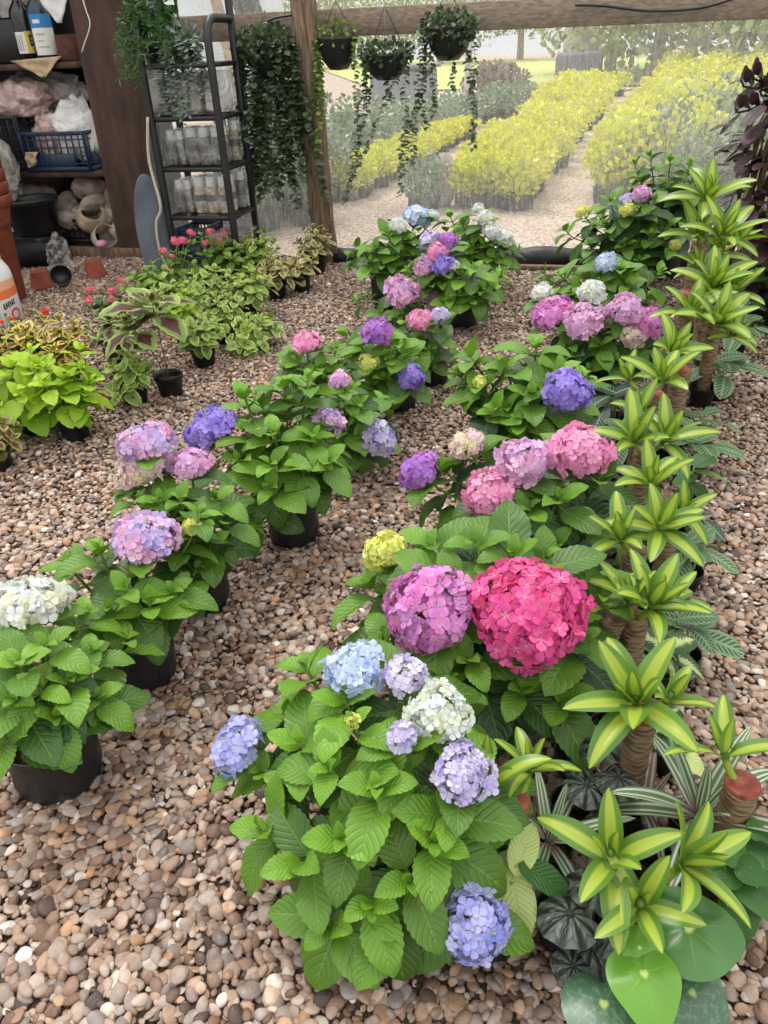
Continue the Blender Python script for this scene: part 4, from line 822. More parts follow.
hanging('black hanging basket with two long dark strings of leaves, middle of the three', 387, 66, .15, .16, 'vine', [(-.10, .95), (-.07, .75), (.13, .8), (.16, .9), (.0, .3), (-.15, .3)], 420, .032, .19, seed=2)
hanging('black hanging basket with a dense crown of dark leaves and long strings, rightmost', 449, 42, .15, .20, 'vine', [(-.16, .85), (-.14, .9), (-.18, .6), (.15, .7), (.17, .75), (.05, .35), (-.12, .5)], 560, .032, .20, seed=3)
hanging('hanging curtain of dark round leaves between the metal rack and the post', 268, 60, .10, .22, 'vine', [(x, l) for x, l in zip(rg.uniform(-.24, .24, 46), rg.uniform(.45, 1.2, 46))], 640, .042, .24, off=-.06, seed=4, step=.02)
# ================================================================== METAL RACK
GO = G(180, 281); SR = GO[1]+.28*GO[0]-6.24; up = np.array([0, 0, 1.])
RWid = abs((Fn(233, 221, SR)-Fn(169, 218, SR))@E1); RDep = .40
def RK(a, b, z=0.0): return GO+E1*a+E2*b+up*z
ZS = [Fn(x, y, SR)[2] for x, y in ((169, 218), (158, 170), (147, 120), (137, 68))]; ZT = Fn(134, 22, SR)[2]
rack = thing('metal_rack', RK(RWid/2, RDep/2), 'tall black metal rack of wrapped bottles with plants on top', 'rack')
for a in (0, RWid):
    mb = MB(); P_ = [RK(a, 0, z) for z in np.linspace(0, ZT-.12, 8)]+[RK(a, .02, ZT-.05), RK(a, .07, ZT-.01), RK(a, .12, ZT)]+[RK(a, b_, ZT) for b_ in np.linspace(.2, RDep-.02, 4)]
    tube(mb, P_, .027, 10); mb.build('side_loop', M['black'], rack)
    mb = MB(); prism(mb, RK(a, RDep, 0), RK(a, RDep, ZT+.45), .042, .042); mb.build('upright', M['black'], rack)
for k, z in enumerate(ZS+[.12]):
    mb = MB(); 
    for b_ in (0, RDep): hbar(mb, RK(0, b_, z), RK(RWid, b_, z), .03, .03)
    for a in (0, RWid): hbar(mb, RK(a, 0, z), RK(a, RDep, z), .03, .03)
    for b_ in np.linspace(.06, RDep-.06, 6): hbar(mb, RK(0, b_, z), RK(RWid, b_, z), .008, .012, .002)
    mb.build('shelf', M['black'], rack)
m = NT('clear_film'); g = m.n('ShaderNodeBsdfPrincipled'); g.inputs['Base Color'].default_value = (.80, .80, .80, 1); g.inputs['Roughness'].default_value = .28; m.put(g.inputs['Normal'], m.bump(m.noise(14, 5), .03))
tb = m.n('ShaderNodeBsdfTransparent'); tb.inputs[0].default_value = (.95, .95, .95, 1); mx = m.n('ShaderNodeMixShader'); m.put(mx.inputs[0], m.sstep(m.noise(11, 4), .4, .75, .07, .36)); m.t.links.new(tb.outputs[0], mx.inputs[1]); m.t.links.new(g.outputs[0], mx.inputs[2]); M['film'] = m.done(mx.outputs[0])
m = NT('thin_film'); g = m.n('ShaderNodeBsdfPrincipled'); g.inputs['Base Color'].default_value = (.55, .55, .55, 1); g.inputs['Roughness'].default_value = .15
tb = m.n('ShaderNodeBsdfTransparent'); mx = m.n('ShaderNodeMixShader'); m.put(mx.inputs[0], m.sstep(m.noise(22, 4), .4, .7, .05, .5)); m.t.links.new(tb.outputs[0], mx.inputs[1]); m.t.links.new(g.outputs[0], mx.inputs[2]); M['film2'] = m.done(mx.outputs[0])
M['cap'] = plain('white_plastic', (.68, .68, .66), .5, .4)
M['grain'] = plain('grainy_contents', (.40, .33, .24), .8, .2, .5, 60); M['grain2'] = plain('dark_grainy_contents', (.15, .135, .12), .7, .3, .6, 50); M['grey'] = plain('grey_label', (.10, .10, .11), .6, .3)
def film_box(mb, c, size, rough=.03, seed=0):
    v, t = ICO[3]; p = np.sign(v)*np.abs(v)**.32; ph = np.random.default_rng(seed).uniform(0, 6, 4)
    p = p*(1+rough*nz(v, ph, 5)[:, None]+rough*.6*nz(v, ph[::-1], 11)[:, None]); p = p/np.abs(p).max(0); mb.add((p*np.asarray(size)/2) @ AX+c, None, t)
def pack(label, a0, a1, b0, b1, z, h, n, cont, seed, bottles=True):
    c = RK((a0+a1)/2, (b0+b1)/2, z+.018); root = thing('bottle_pack', c, label, 'bottle pack', 'wrapped packs on the metal rack')
    r = (a1-a0)/n/2*.92; nb = max(1, int((b1-b0)/(2*r)))
    for j in range(nb):
        for i in range(n):
            q = RK(a0+(i+.5)*(a1-a0)/n, b0+(j+.5)*(b1-b0)/nb, z+.020); mb = MB(); hh = h*.94
            lathe(mb, [(.001, 0), (r*.92, 0), (r, .01), (r, hh*.62), (r*.9, hh*.70), (r*.75, hh*.76)], q, 16); lathe(mb, [(r*1.01, hh*.34), (r*1.01, hh*.52)], q, 16, mi=1)
            lathe(mb, [(r*.8, hh*.75), (r*.82, hh*.77), (r*.82, hh*.97), (r*.7, hh), (.001, hh)], q, 16, mi=2); mb.build('bottle', [M[cont], M['grey'], M['cap']], root)
    mb = MB(); film_box(mb, c+up*(h/2+.006), (a1-a0+.01, b1-b0+.01, h), .025, seed); mb.build('wrapping_film', M['film'], root)
w_ = RWid; h0 = ZS[1]-ZS[0]; h1 = ZS[2]-ZS[1]; h2 = ZS[3]-ZS[2]
pack('wrapped pack of white capped bottles at the front of the lowest rack tier', .36*w_, .93*w_, .06, .24, ZS[0], h0*.80, 3, 'grain', 1)
pack('clear wrapped pack at the left of the lowest rack tier', .06*w_, .34*w_, .08, .30, ZS[0], h0*.72, 2, 'grain2', 2)
pack('wrapped pack standing behind on the right of the lowest rack tier', .66*w_, .98*w_, .26, .38, ZS[0], h0*.84, 2, 'grain2', 3)
pack('wrapped pack of three dark bottles in the middle rack tier', .36*w_, .93*w_, .06, .24, ZS[1], h1*.80, 3, 'grain2', 4)
pack('clear wrapped pack at the left of the middle rack tier', .06*w_, .34*w_, .08, .30, ZS[1], h1*.74, 2, 'grain2', 5)
pack('wrapped pack standing behind on the right of the middle rack tier', .66*w_, .98*w_, .26, .38, ZS[1], h1*.9, 2, 'grain', 6)
M['bagc'] = plain('cloudy_plastic_bag', (.50, .46, .43), .35, .5, .35, 9, .03, 14)
M['bagw'] = plain('white_plastic_bag', (.64, .62, .60), .35, .5, .25, 9, .03, 16)
M['bagp'] = plain('pinkish_plastic_bag', (.42, .30, .27), .32, .5, .4, 10, .03, 16)
M['bagg'] = plain('grey_sack', (.40, .38, .35), .7, .3, .25, 8, .03, 14)
def bag(label, c, rad, mat, seed, rough=.16, name='plastic_bag', cat='bag', group=None, knot=False):
    mb = MB(); c = np.asarray(c, float); blob(mb, c, rad, 3, rough, 2.6, seed, rot=AX.T, flat=-rad[2]*.85, cre=.26)
    if knot: blob(mb, c+up*rad[2]*1.02, (rad[0]*.22, rad[1]*.22, rad[2]*.35), 2, .3, 3, seed+3)
    o = mb.build(name, M[mat]); return tag(o, label, cat, group)
def cube_bag(label, a0, a1, b0, b1, z, h, mat, seed, name='plastic_bag'):
    mb = MB(); film_box(mb, RK((a0+a1)/2, (b0+b1)/2, z+.018+h/2), (a1-a0, b1-b0, h), .06, seed); tag(mb.build(name, M[mat]), label, 'bag', 'bags on the top tier of the rack')
cube_bag('full clear bag in the middle of the top rack tier', .22*w_, .74*w_, .05, .33, ZS[2], h2*.82, 'bagc', 1)
cube_bag('grey white bag at the right of the top rack tier', .76*w_, .99*w_, .06, .37, ZS[2], h2*.86, 'bagw', 2)
cube_bag('crumpled clear bag bulging out at the left of the top rack tier', -.13*w_, .20*w_, .06, .30, ZS[2], h2*.72, 'bagg', 3)
def toppot(label, a, b, R, H, leaf, fn, name='potted_plant'):
    c = RK(a, b, ZS[3]+.018); root = thing(name, c, label, 'plant'); pot(root, R, H); mb = MB(); fn(mb, c); mb.build('foliage', M[leaf], root)
M['fern'] = leafmat('fern_leaf', (.025, .075, .02), (.08, .18, .04), (.2, .3, .1), n=1, k=0, vs=.1)
M['burro'] = leafmat('grey_succulent_leaf', (.13, .17, .14), (.30, .36, .30), (.4, .45, .4), n=1, k=0, vs=.1)
FNT = [leaf_tpl(.3, .4, .04, 3, 2, 0, .5, seed=k) for k in range(2)]; BUR = [leaf_tpl(.5, .5, .28, 3, 2, -.4, .2, seed=k) for k in range(2)]
r9 = np.random.default_rng(9)
def fern(mb, c):
    for k in range(60):
        a = r9.uniform(0, 6.28); e = r9.uniform(-.1, 1.2); L = r9.uniform(.2, .34); d = np.array([math.cos(a)*math.cos(e), math.sin(a)*math.cos(e), math.sin(e)]); q = bez(c+up*.1, c+up*.12+d*L*.5, c+up*.12+d*L*.9, c+d*L+up*(.08-.16*math.cos(e)), 8); tube(mb, q, .002, 4)
        for s in range(2, 8):
            for j in range(7): put_leaf(mb, FNT[j % 2], q[s], nrm(r9.normal(0, 1, 3)), r9.normal(0, 1, 3), .06, r9.uniform(0, .9), 1.3)
toppot('feathery dark green fern on top of the rack at its left', .10*w_, .14, .09, .11, 'fern', fern, 'fern')
def burro(mb, c):
    cloud(mb, c+up*.14, (.12, .12, .09), 120, BUR, .045, rg=r9)
    for k in range(16): trail(mb, c+up*.13+E1*r9.uniform(-.13, .13)-E2*r9.uniform(.06, .13), r9.uniform(.16, .5), BUR, .045, .016, rg=r9)
toppot('grey trailing succulent hanging over the front of the rack top', .56*w_, .12, .10, .11, 'burro', burro, 'trailing_succulent')
def shrubby(mb, c):
    for k in range(5):
        q = bez(c+up*.1, c+up*.25, c+up*.35+r9.normal(0, .08, 3), c+up*r9.uniform(.3, .6)+r9.normal(0, .14, 3)*np.array([1, 1, .3]), 7); tube(mb, q, .006, 5, tone=.2); cloud(mb, q[-1], (.15, .13, .12), 70, BT, .06, rg=r9, shell=.2)
toppot('taller green shrub at the back of the rack top', .34*w_, .29, .09, .12, 'dkgreen', shrubby)
cord('rope', 'pale rope hanging down the left leg of the metal rack', [RK(.0, -.04, ZS[2]+.02), RK(-.05, -.04, ZS[2]-.25), RK(-.02, -.05, ZS[2]-.55), RK(-.08, -.05, ZS[1]-.35), RK(-.10, -.04, ZS[0]-.2), RK(-.06, -.04, ZS[0]-.38)], .011, 'rope', 'rope')
def ellipse_board():
    c = Fn(156, 238, SR-.02); mb = MB(); n = 40; V=[]; a0 = math.radians(-8)
    x = E1*math.cos(.5)+E2*math.sin(.5); z = nrm(up+E2*.12+E1*-.08)
    yv = np.cross(z, x)
    for s, r in ((-.012, .96), (-.009, 1), (.009, 1), (.012, .96)):
        for k in range(n): t = k/n*2*PI; V.append(c+x*math.cos(t)*.13*r+z*math.sin(t)*.44*r+yv*s)
    V += [c-yv*.012, c+yv*.012]; t = [(4*n, (k+1) % n, k) for k in range(n)]+[(4*n+1, 3*n+k, 3*n+(k+1) % n) for k in range(n)]
    mb.add(V, grid_faces(4, n, True), t); tag(mb.build('oval_board', plain('blue_grey_paint', (.085, .10, .12), .6, .4, .25, 6)), 'blue grey oval board leaning against the left leg of the rack', 'board')
ellipse_board()
M['navy'] = plain('navy_plastic', (.010, .026, .062), .45, .45, .2, 8)
def crate(label, c, size, mat, nx=8, nzr=3, panel=True, A=AX, name='plastic_crate'):
    """an open lattice crate; c = centre of its base"""
    root = thing(name, c, label, 'crate'); c = np.asarray(c, float); L, Wd, H = size; mb = MB(); box(mb, c+up*.012, (L*.98, Wd*.98, .02), A, .003); mb.build('bottom', M[mat], root)
    for (ax_, oth, hl, ho) in ((A[0], A[1], L, Wd), (A[1], A[0], Wd, L)):
        for s in (-1, 1):
            mb = MB(); o = c+oth*s*(ho/2-.008); B = np.array([ax_, np.cross(up, ax_), up]); n = max(3, int(nx*hl/L))
            for z, t in ((.02, .03), (H-.015, .03)): box(mb, o+up*z, (hl, .016, t), B, .003)
            for i in range(n+1): box(mb, o+ax_*(-hl/2+hl*i/n)+up*H/2, (.010 if 0 < i < n else .022, .012, H), B, .002)
            for j in range(1, nzr+1): box(mb, o+up*H*j/(nzr+1), (hl, .011, .009), B, .002)
            if panel: box(mb, o+up*H*.27, (hl*.56, .012, H*.36), B, .002)
            mb.build('side', M[mat], root)
    return root
crate('dark blue crate on the lowest level of the metal rack', RK(.26*w_, .2, .135), (.46*w_, .30, .24), 'navy')
mb = MB(); box(mb, RK(.74*w_, .2, .135+.10), (.42*w_, .30, .20), AX, .01); tag(mb.build('cardboard_box', plain('greyish_box', (.24, .20, .19), .8, .2, .3, 8)), 'grey brown box on the lowest level of the rack beside the blue crate', 'box')
# ================================================================== SHED
mb = MB(); V=[]
tl, tr_, br, bl = Fn(57, -60, -.02), Fn(125, -60, -.02), colz(150, 0, -.02), colz(121, 0, -.02)
for o_ in (0, .13):
    for p in (tl, tr_, br, bl): V.append(p+E2*o_)
mb.add(V, [(3, 2, 1, 0), (4, 5, 6, 7), (0, 1, 5, 4), (1, 2, 6, 5), (2, 3, 7, 6), (3, 0, 4, 7)]); tag(mb.build('brown_board', M['brown'], smooth=False), 'wide dark brown board leaning at the corner of the shed', 'board')
Lx = -1.75
def SH(px, z, off): return colz(px, z, off)
zs = [Fn(85, 262, .04)[2]+.0, Fn(70, 172, .04)[2], Fn(60, 62, .04)[2]]; zs[0] = max(.06, zs[0])
xr = colz(124, .3, .04)@E1; O_ = np.array([0, 6.24, 0.]); fb = E2*(E2@np.array([0, 6.24+.06, 0]))
def SP(u, d, z): return fb+E1*u+E2*d+up*z        # u along the front, d depth behind the front edge
shelfu = thing('shelf_unit', SP(xr-.9, .3, 0), 'dark brown wooden shelf unit crowded with bags, crates and stones', 'shelves')
for k, z in enumerate(zs):
    mb = MB(); box(mb, SP(xr-.95+(.35*z*.5 if 0 else 0)-.16*z, .30, z-.022), (2.1, .60, .045), AX, .004); mb.build('shelf', M['brown'], shelfu)
mb = MB(); box(mb, SP(xr-.95, .62, 1.0), (2.4, .03, 2.0), AX, .004); mb.build('back_panel', M['pot'], shelfu)  # near-black panel colour stands in for the shade inside the shelves
mb = MB(); hbar(mb, SP(xr-1.9, -.05, .04), SP(xr+.35, -.05, .04), .10, .07); tag(mb.build('wooden_curb', M['wood']), 'low wooden curb on the ground in front of the shelf unit', 'curb')
mb = MB(); box(mb, SP(xr-1.85, .72, 1.3), (3.7, .06, 2.6), AX, .004); struct(mb.build('wall_back', M['brown']))
mb = MB(); box(mb, SP(xr-1.95, .18, 2.62), (3.9, 1.2, .05), AX, .004); struct(mb.build('ceiling', M['brown']))
mb = MB(); box(mb, SP(xr-2.6, .2, 1.3), (.05, 1.2, 2.6), AX, .004); struct(mb.build('wall_left', M['brown']))
def PXU(px, z, d):    # a point inside the shed: pixel column at depth d and height z
    return colz(px, z, .06+d*1.04)
# top shelf
def bottle(label, px, d, z, R, H, mat, lab, marks):
    c = PXU(px, z, d); root = thing('bottle', c, label, 'bottle', 'bottles on the top shelf'); mb = MB(); lathe(mb, [(.001, 0), (R*.92, 0), (R, .01), (R, H*.66), (R*.92, H*.74), (R*.45, H*.86), (R*.38, H*.9), (R*.38, H*.94)], c, 24); b_ = mb.build('body', M[mat], root)
    mb = MB(); lathe(mb, [(R*.42, H*.90), (R*.44, H*.91), (R*.44, H), (.001, H)], c, 16); mb.build('cap', M['cap'], root)
    mb = MB(); f = nrm((CAM-c)*np.array([1, 1, 0])); a0 = math.atan2(f[1], f[0]); n = 14
    def patch(w0, w1, z0, z1, mi, rr):
        V=[]
        for zz in (z0, z1):
            for k in range(n+1): a = a0+(w0+(w1-w0)*k/n); V.append(c+np.array([math.cos(a)*rr, math.sin(a)*rr, zz*H]))
        mb.add(V, grid_faces(2, n+1), mi=mi)
    for i, (w0, w1, z0, z1, mi) in enumerate(marks): patch(w0, w1, z0, z1, mi, R*(1.01+.006*i))
    mb.build('printed_label', lab, root)
M['dkglass'] = plain('dark_bottle', (.012, .010, .010), .15, .6); M['teal'] = plain('dark_teal_bottle', (.01, .03, .045), .25, .6)
LB = [plain('label_white', (.72, .70, .64), .6), plain('label_yellow', (.62, .48, .08), .6), plain('label_ink', (.03, .03, .03), .6), plain('label_blue', (.03, .22, .50), .6), plain('label_grey', (.42, .43, .45), .6)]
bottle('dark bottle with a white and yellow label on the top shelf', 32, .14, zs[2], .085, .48, 'dkglass', LB,
  [(-1.1, 1.1, .14, .44, 0), (-.05, 1.0, .14, .45, 1), (.25, .36, .24, .40, 2), (.34, .6, .36, .40, 2), (.34, .6, .24, .28, 2), (.52, .62, .24, .40, 2), (.36, .5, .30, .33, 2), (-.85, -.75, .18, .4, 4), (-.65, -.55, .18, .4, 4), (-.45, -.35, .18, .4, 4)])
bottle('dark bottle with a tall white and blue label on the top shelf', 50, .12, zs[2], .09, .50, 'teal', LB,
  [(-1.0, 1.0, .10, .46, 0), (-1.0, 1.0, .46, .64, 3), (-.7, -.1, .52, .57, 0), (-.6, .1, .36, .39, 4), (-.6, -.1, .28, .30, 4), (-.6, .3, .20, .22, 4)])
mb = MB(); box(mb, PXU(8, zs[2]+.155, .22), (.42, .34, .31), AX, .02); o = mb.build('black_box', M['pot']); tag(o, 'black plastic box at the left end of the top shelf', 'box')
mb = MB(); box(mb, PXU(73, zs[2]+.09, .12), (.17, .2, .18), AX, .012); tag(mb.build('terracotta_block', plain('dull_red_brown', (.10, .04, .03), .8, .2, .3, 9)), 'dull red brown block at the right end of the top shelf', 'block')
bag('clear crumpled bag behind the bottles on the top shelf', PXU(24, zs[2]+.42, .36), (.16, .12, .45), 'bagg', 11)
def sheet(name, label, pts, mat, th=.004, cat='paper', n=8, crinkle=.012, seed=0):
    """a creased sheet through four corners (top-left, top-right, bottom-right, bottom-left), with thickness"""
    a, b, c, d = [np.asarray(p, float) for p in pts]; rg = np.random.default_rng(seed); V=[]; nn = nrm(np.cross(b-a, d-a))
    for s in (-.5, .5):
        for i in range(n+1):
            for j in range(n+1):
                u, v = j/n, i/n; p = (a*(1-u)+b*u)*(1-v)+(d*(1-u)+c*u)*v; V.append(p+nn*(s*th+crinkle*(math.sin(u*7+v*4+seed)+.6*math.sin(v*11-u*5))))
    f = grid_faces(n+1, n+1); k = (n+1)**2; ring = [j for j in range(n+1)]+[(i)*(n+1)+n for i in range(1, n+1)]+[n*(n+1)+j for j in range(n-1, -1, -1)]+[i*(n+1) for i in range(n-1, 0, -1)]
    q = [tuple(x[::-1]) for x in f]+[tuple(np.array(x)+k) for x in f]+[(ring[i], ring[(i+1) % len(ring)], ring[(i+1) % len(ring)]+k, ring[i]+k) for i in range(len(ring))]
    mb = MB(); mb.add(V, q); return tag(mb.build(name, M[mat]), label, cat)
M['kraft'] = plain('kraft_paper', (.46, .34, .21), .8, .2, .15, 14); M['white'] = plain('white_sheet', (.72, .71, .70), .7, .3, .08, 6)
F0 = lambda px, py, d=-.03: Fn(px, py, .06+d)
sheet('kraft_paper', 'brown paper hanging over the edge of the top shelf below the bottles', [F0(9, 61), F0(60, 56), F0(47, 77), F0(43, 77)], 'kraft', seed=1)
sheet('white_cloth', 'white cloth hanging from above over the top shelf', [F0(33, -8), F0(70, -8), F0(62, 23), F0(58, 23)], 'white', cat='cloth', seed=2)
sheet('kraft_paper', 'torn brown paper scrap hanging over the middle shelf', [F0(25, 152), F0(38, 152), F0(36, 166), F0(28, 168)], 'kraft', seed=3)
cord('string', 'thin white string hanging in front of the brown board', [Fn(x, y, -.06) for x, y in ((80, -10), (86, 10), (90, 25), (84, 45), (82, 52))], .005, 'cap', 'string')
# middle shelf
crate('black crate full of bags at the left of the middle shelf', PXU(14, zs[1]+.002, .22), (.56, .38, .42), 'pot', 7, 4, False)
crate('navy blue crate on the right of the middle shelf', PXU(72, zs[1]+.002, .16), (.60, .36, .30), 'navy', 10, 4, True)
PB = 'plastic bags on the middle shelf'
bag('pinkish bag on top of the black crate, frontmost', PXU(24, zs[1]+.52, .18), (.26, .16, .13), 'bagp', 21, .2, group=PB)
bag('pinkish bag at the left photo edge above the black crate', PXU(0, zs[1]+.50, .20), (.2, .16, .12), 'bagp', 22, .2, group=PB)
bag('brownish bag at the back of the middle shelf', PXU(46, zs[1]+.56, .38), (.30, .14, .15), 'bagg', 23, .2, group=PB)
bag('cloudy bag inside the navy crate, left', PXU(58, zs[1]+.22, .17), (.16, .14, .19), 'bagp', 24, .18, group=PB)
bag('white knotted bag inside the navy crate, right', PXU(80, zs[1]+.25, .17), (.17, .14, .22), 'bagw', 25, .2, group=PB, knot=True)
bag('grey sack slumped at the left photo edge in front of the shelves', np.array([*SP((F0(6, 165)@E1), -.22, 0)[:2], F0(6, 165)[2]]), (.16, .13, .30), 'bagg', 26, .14, name='grey_sack')
# stones below
M['stone'] = plain('field_stone', (.25, .20, .165), .9, .2, .35, 9, .02, 14); M['stone2'] = plain('pale_field_stone', (.36, .31, .26), .9, .2, .3, 9, .02, 14)
sg = np.random.default_rng(12)
for (px, py, w1, h1_, d) in [(91, 189, 18, 11, .35), (68, 204, 14, 11, .35), (42, 198, 17, 12, .38), (96, 203, 18, 8, .28), (113, 198, 9, 11, .32), (70, 221, 15, 8, .22), (117, 232, 9, 8, .14), (25, 200, 12, 14, .4), (118, 247, 9, 7, .12), (110, 215, 10, 10, .3), (82, 214, 12, 8, .34), (55, 214, 13, 9, .34), (30, 215, 13, 10, .4), (96, 224, 12, 9, .36), (60, 230, 14, 10, .38), (85, 236, 14, 10, .4), (112, 238, 11, 10, .36), (40, 232, 14, 11, .42), (64, 246, 15, 9, .42), (98, 247, 14, 9, .38), (20, 240, 15, 12, .42)]:
    d = max(.08, d-.14); c = Fn(px, py, .06+d); k = mpp(c); mb = MB(); blob(mb, c, (w1*k*1.05, w1*k*.8, h1_*k*1.1), 3, .13, 2.0, int(px*7+py), rot=euler(sg.normal(0, .2), sg.normal(0, .25), sg.uniform(0, 3)), cre=.05)
    tag(mb.build('stone', M['stone' if sg.random() < .6 else 'stone2']), 'rough grey brown field stone in the pile under the middle shelf', 'stone', 'stones piled under the middle shelf')
def claypot():
    c = Fn(93, 219, .06+.02); k = mpp(c); mb = MB(); ax = nrm(np.array([.25, -.55, .8])); r = 17*k
    lathe(mb, [(.001, -.62*r), (.5*r, -.56*r), (.85*r, -.3*r), (1.0*r, .05*r), (.92*r, .35*r), (.7*r, .55*r), (.60*r, .60*r), (.54*r, .52*r), (.70*r, .3*r), (.78*r, 0), (.5*r, -.4*r), (.001, -.45*r)], c, 30, ax=ax, wob=.02)
    tag(mb.build('clay_pot', plain('pale_clay', (.34, .255, .175), .9, .2, .3, 12, .006, 30)), 'round pale clay pot tipped on its side among the stones', 'pot')
    mb = MB(); c2 = Fn(104, 238, .06-.02); lathe(mb, [(.001, -.10), (.07, -.09), (.11, .0), (.10, .08), (.09, .085), (.095, .0), (.06, -.07), (.001, -.08)], c2, 24, ax=(.5, -.7, .35)); tag(mb.build('clay_bowl', M['stone2']), 'grey brown clay bowl lying on its side below the round clay pot', 'bowl')
    mb = MB(); c3 = Fn(105, 258, -.06); c3[2] = .115; lathe(mb, [(.001, 0), (.045, 0), (.05, .012), (.045, .03), (.02, .045), (.001, .048)], c3, 20); tag(mb.build('pink_dish', plain('pink_plastic', (.62, .28, .40), .5)), 'small pink plastic lump on the wooden curb', 'dish')
claypot()
crate('flat black crate behind the black tub under the shelves', colz(82, .105, .06+.10), (.46, .2, .20), 'pot', 8, 3, False)
def bigpot(name, label, c, R, H, mat, ax=(0, 0, 1), cat='pot'):
    mb = MB(); lathe(mb, [(.001, 0), (.76*R, 0), (.80*R, .01), (.95*R, H*.84), (1.0*R, H*.85), (1.03*R, H*.97), (1.02*R, H), (.96*R, H), (.92*R, H*.86), (.74*R, .03), (.001, .025)], c, 28, ax=ax); return tag(mb.build(name, M[mat]), label, cat)
bigpot('black_tub', 'large black tub under the middle shelf', colz(38, .23, -.16)*np.array([1, 1, 0])+up*.235, .22, .28, 'pot')
bigpot('black_pot', 'black pot lying on its side in front of the black tub', colz(50, .0, -.30)+up*.12, .125, .30, 'pot', ax=(-.9, -.42, .02))
mb = MB(); box(mb, colz(38, 0, -.16)+up*.115, (.46, .40, .23), AX, .02); tag(mb.build('black_tray', M['pot']), 'low black tray beneath the black tub', 'tray')
bigpot('flowerpot', 'small terracotta flowerpot upside down on the gravel, nearer the white tub', G(44, 289)+up*.14, .085, .13, 'terra', ax=(0, 0, -1))
bigpot('flowerpot', 'small terracotta flowerpot upside down on the gravel by the wooden curb', G(96, 278)+up*.14, .08, .13, 'terra', ax=(.1, 0, -1))
bigpot('black_pot', 'small black pot lying on the gravel between the two terracotta flowerpots', G(66, 292)+up*.09, .075, .10, 'pot', ax=(.25, -.8, .55))
bag('crumpled clear plastic bag on the gravel beside the lying black pot', G(64, 277)+up*.14, (.08, .07, .14), 'film2', 31, .3)
# terracotta stack and white tub at the left edge
tc_ = away(G(2, 318), .0); tc_[2] = 0; tc_ = tc_+np.array([-.14, .42, 0])
kp = mpp(tc_+up*.5); Rb = .185
bigpot('terracotta_pot', 'tall dark terracotta pot under the stack of pots at the left edge', tc_, Rb, .62, 'terra')
r_t = .235
for k in range(6):
    z0 = .46+k*.080
    mb = MB(); H = .26; R = r_t*(1-.008*k); lathe(mb, [(.001, 0), (.70*R, 0), (.84*R, H-.075), (.98*R, H-.072), (1.0*R, H-.005), (.99*R, H), (.92*R, H), (.88*R, H-.08), (.72*R, .02), (.001, .015)], tc_+up*z0, 28)
    tag(mb.build('terracotta_pot', M['terra']), 'topmost terracotta pot of the nested stack at the left edge' if k == 5 else 'thick rimmed terracotta pot below the top of the nested stack at the left edge', 'pot', 'nested terracotta pots')
wc = G(-12, 330)+np.array([0, .17, 0]); wc[2] = 0
def tub():
    root = thing('white_tub', wc, 'white plastic tub with orange band and red ring mark at the left edge', 'tub'); R, H = .165, .42
    mb = MB(); pr = [(.001, 0), (.94*R, 0), (R, .015), (R, H*.70), (.96*R, H*.80), (.80*R, H*.92), (.74*R, H*.95)]; lathe(mb, pr, wc, 36); mb.build('body', M['cap'], root)
    mb = MB(); lathe(mb, [(.76*R, H*.94), (.78*R, H*.95), (.78*R, H*1.02), (.7*R, H*1.04), (.001, H*1.045)], wc, 28); mb.build('lid', plain('cream_lid', (.66, .56, .34), .5), root)
    mb = MB(); f = nrm((CAM-wc)*np.array([1, 1, 0])); a0 = math.atan2(f[1], f[0]); n = 16
    def patch(w0, w1, z00, z01, z10, z11, mi, rr):      # from angle w0 to w1, heights at both ends
        V=[]
        for t in (0, 1):
            for k in range(n+1):
                u = k/n; a = a0+w0+(w1-w0)*u; zz = ((z00*(1-u)+z10*u) if t == 0 else (z01*(1-u)+z11*u)); V.append(wc+np.array([math.cos(a)*rr, math.sin(a)*rr, zz*H]))
        mb.add(V, grid_faces(2, n+1), mi=mi)
    patch(-1.5, 1.5, .50, .68, .50, .68, 0, R*1.006); patch(-1.5, 1.5, .36, .50, .44, .56, 1, R*1.012)
    for k in range(6): patch(.34+.10*k, .40+.10*k, .26+.008*k, .345+.008*k, .265+.008*k, .35+.008*k, 2, R*1.012)
    for k in range(5): patch(.38+.10*k, .44+.10*k, (.26, .30, .33, .29, .27)[k]+.008*k, (.28, .32, .345, .31, .29)[k]+.008*k, (.26, .30, .33, .29, .27)[k]+.008*k, (.28, .32, .345, .31, .29)[k]+.008*k, 2, R*1.014)
    V=[]; rr = R*1.012
    for r_ in (.026, .040):
        for k in range(28): t = k/28*2*PI; a = a0+.82+r_*1.0*math.cos(t)/R; V.append(wc+np.array([math.cos(a)*rr, math.sin(a)*rr, H*.155+r_*math.sin(t)]))
    mb.add(V, grid_faces(2, 28, True), mi=3)
    mb.build('printed_label', [plain('peach_print', (.74, .36, .22), .6), plain('orange_print', (.72, .16, .05), .6), plain('ink_print', (.05, .05, .06), .6), plain('red_print', (.55, .03, .05), .6)], root)
tub()
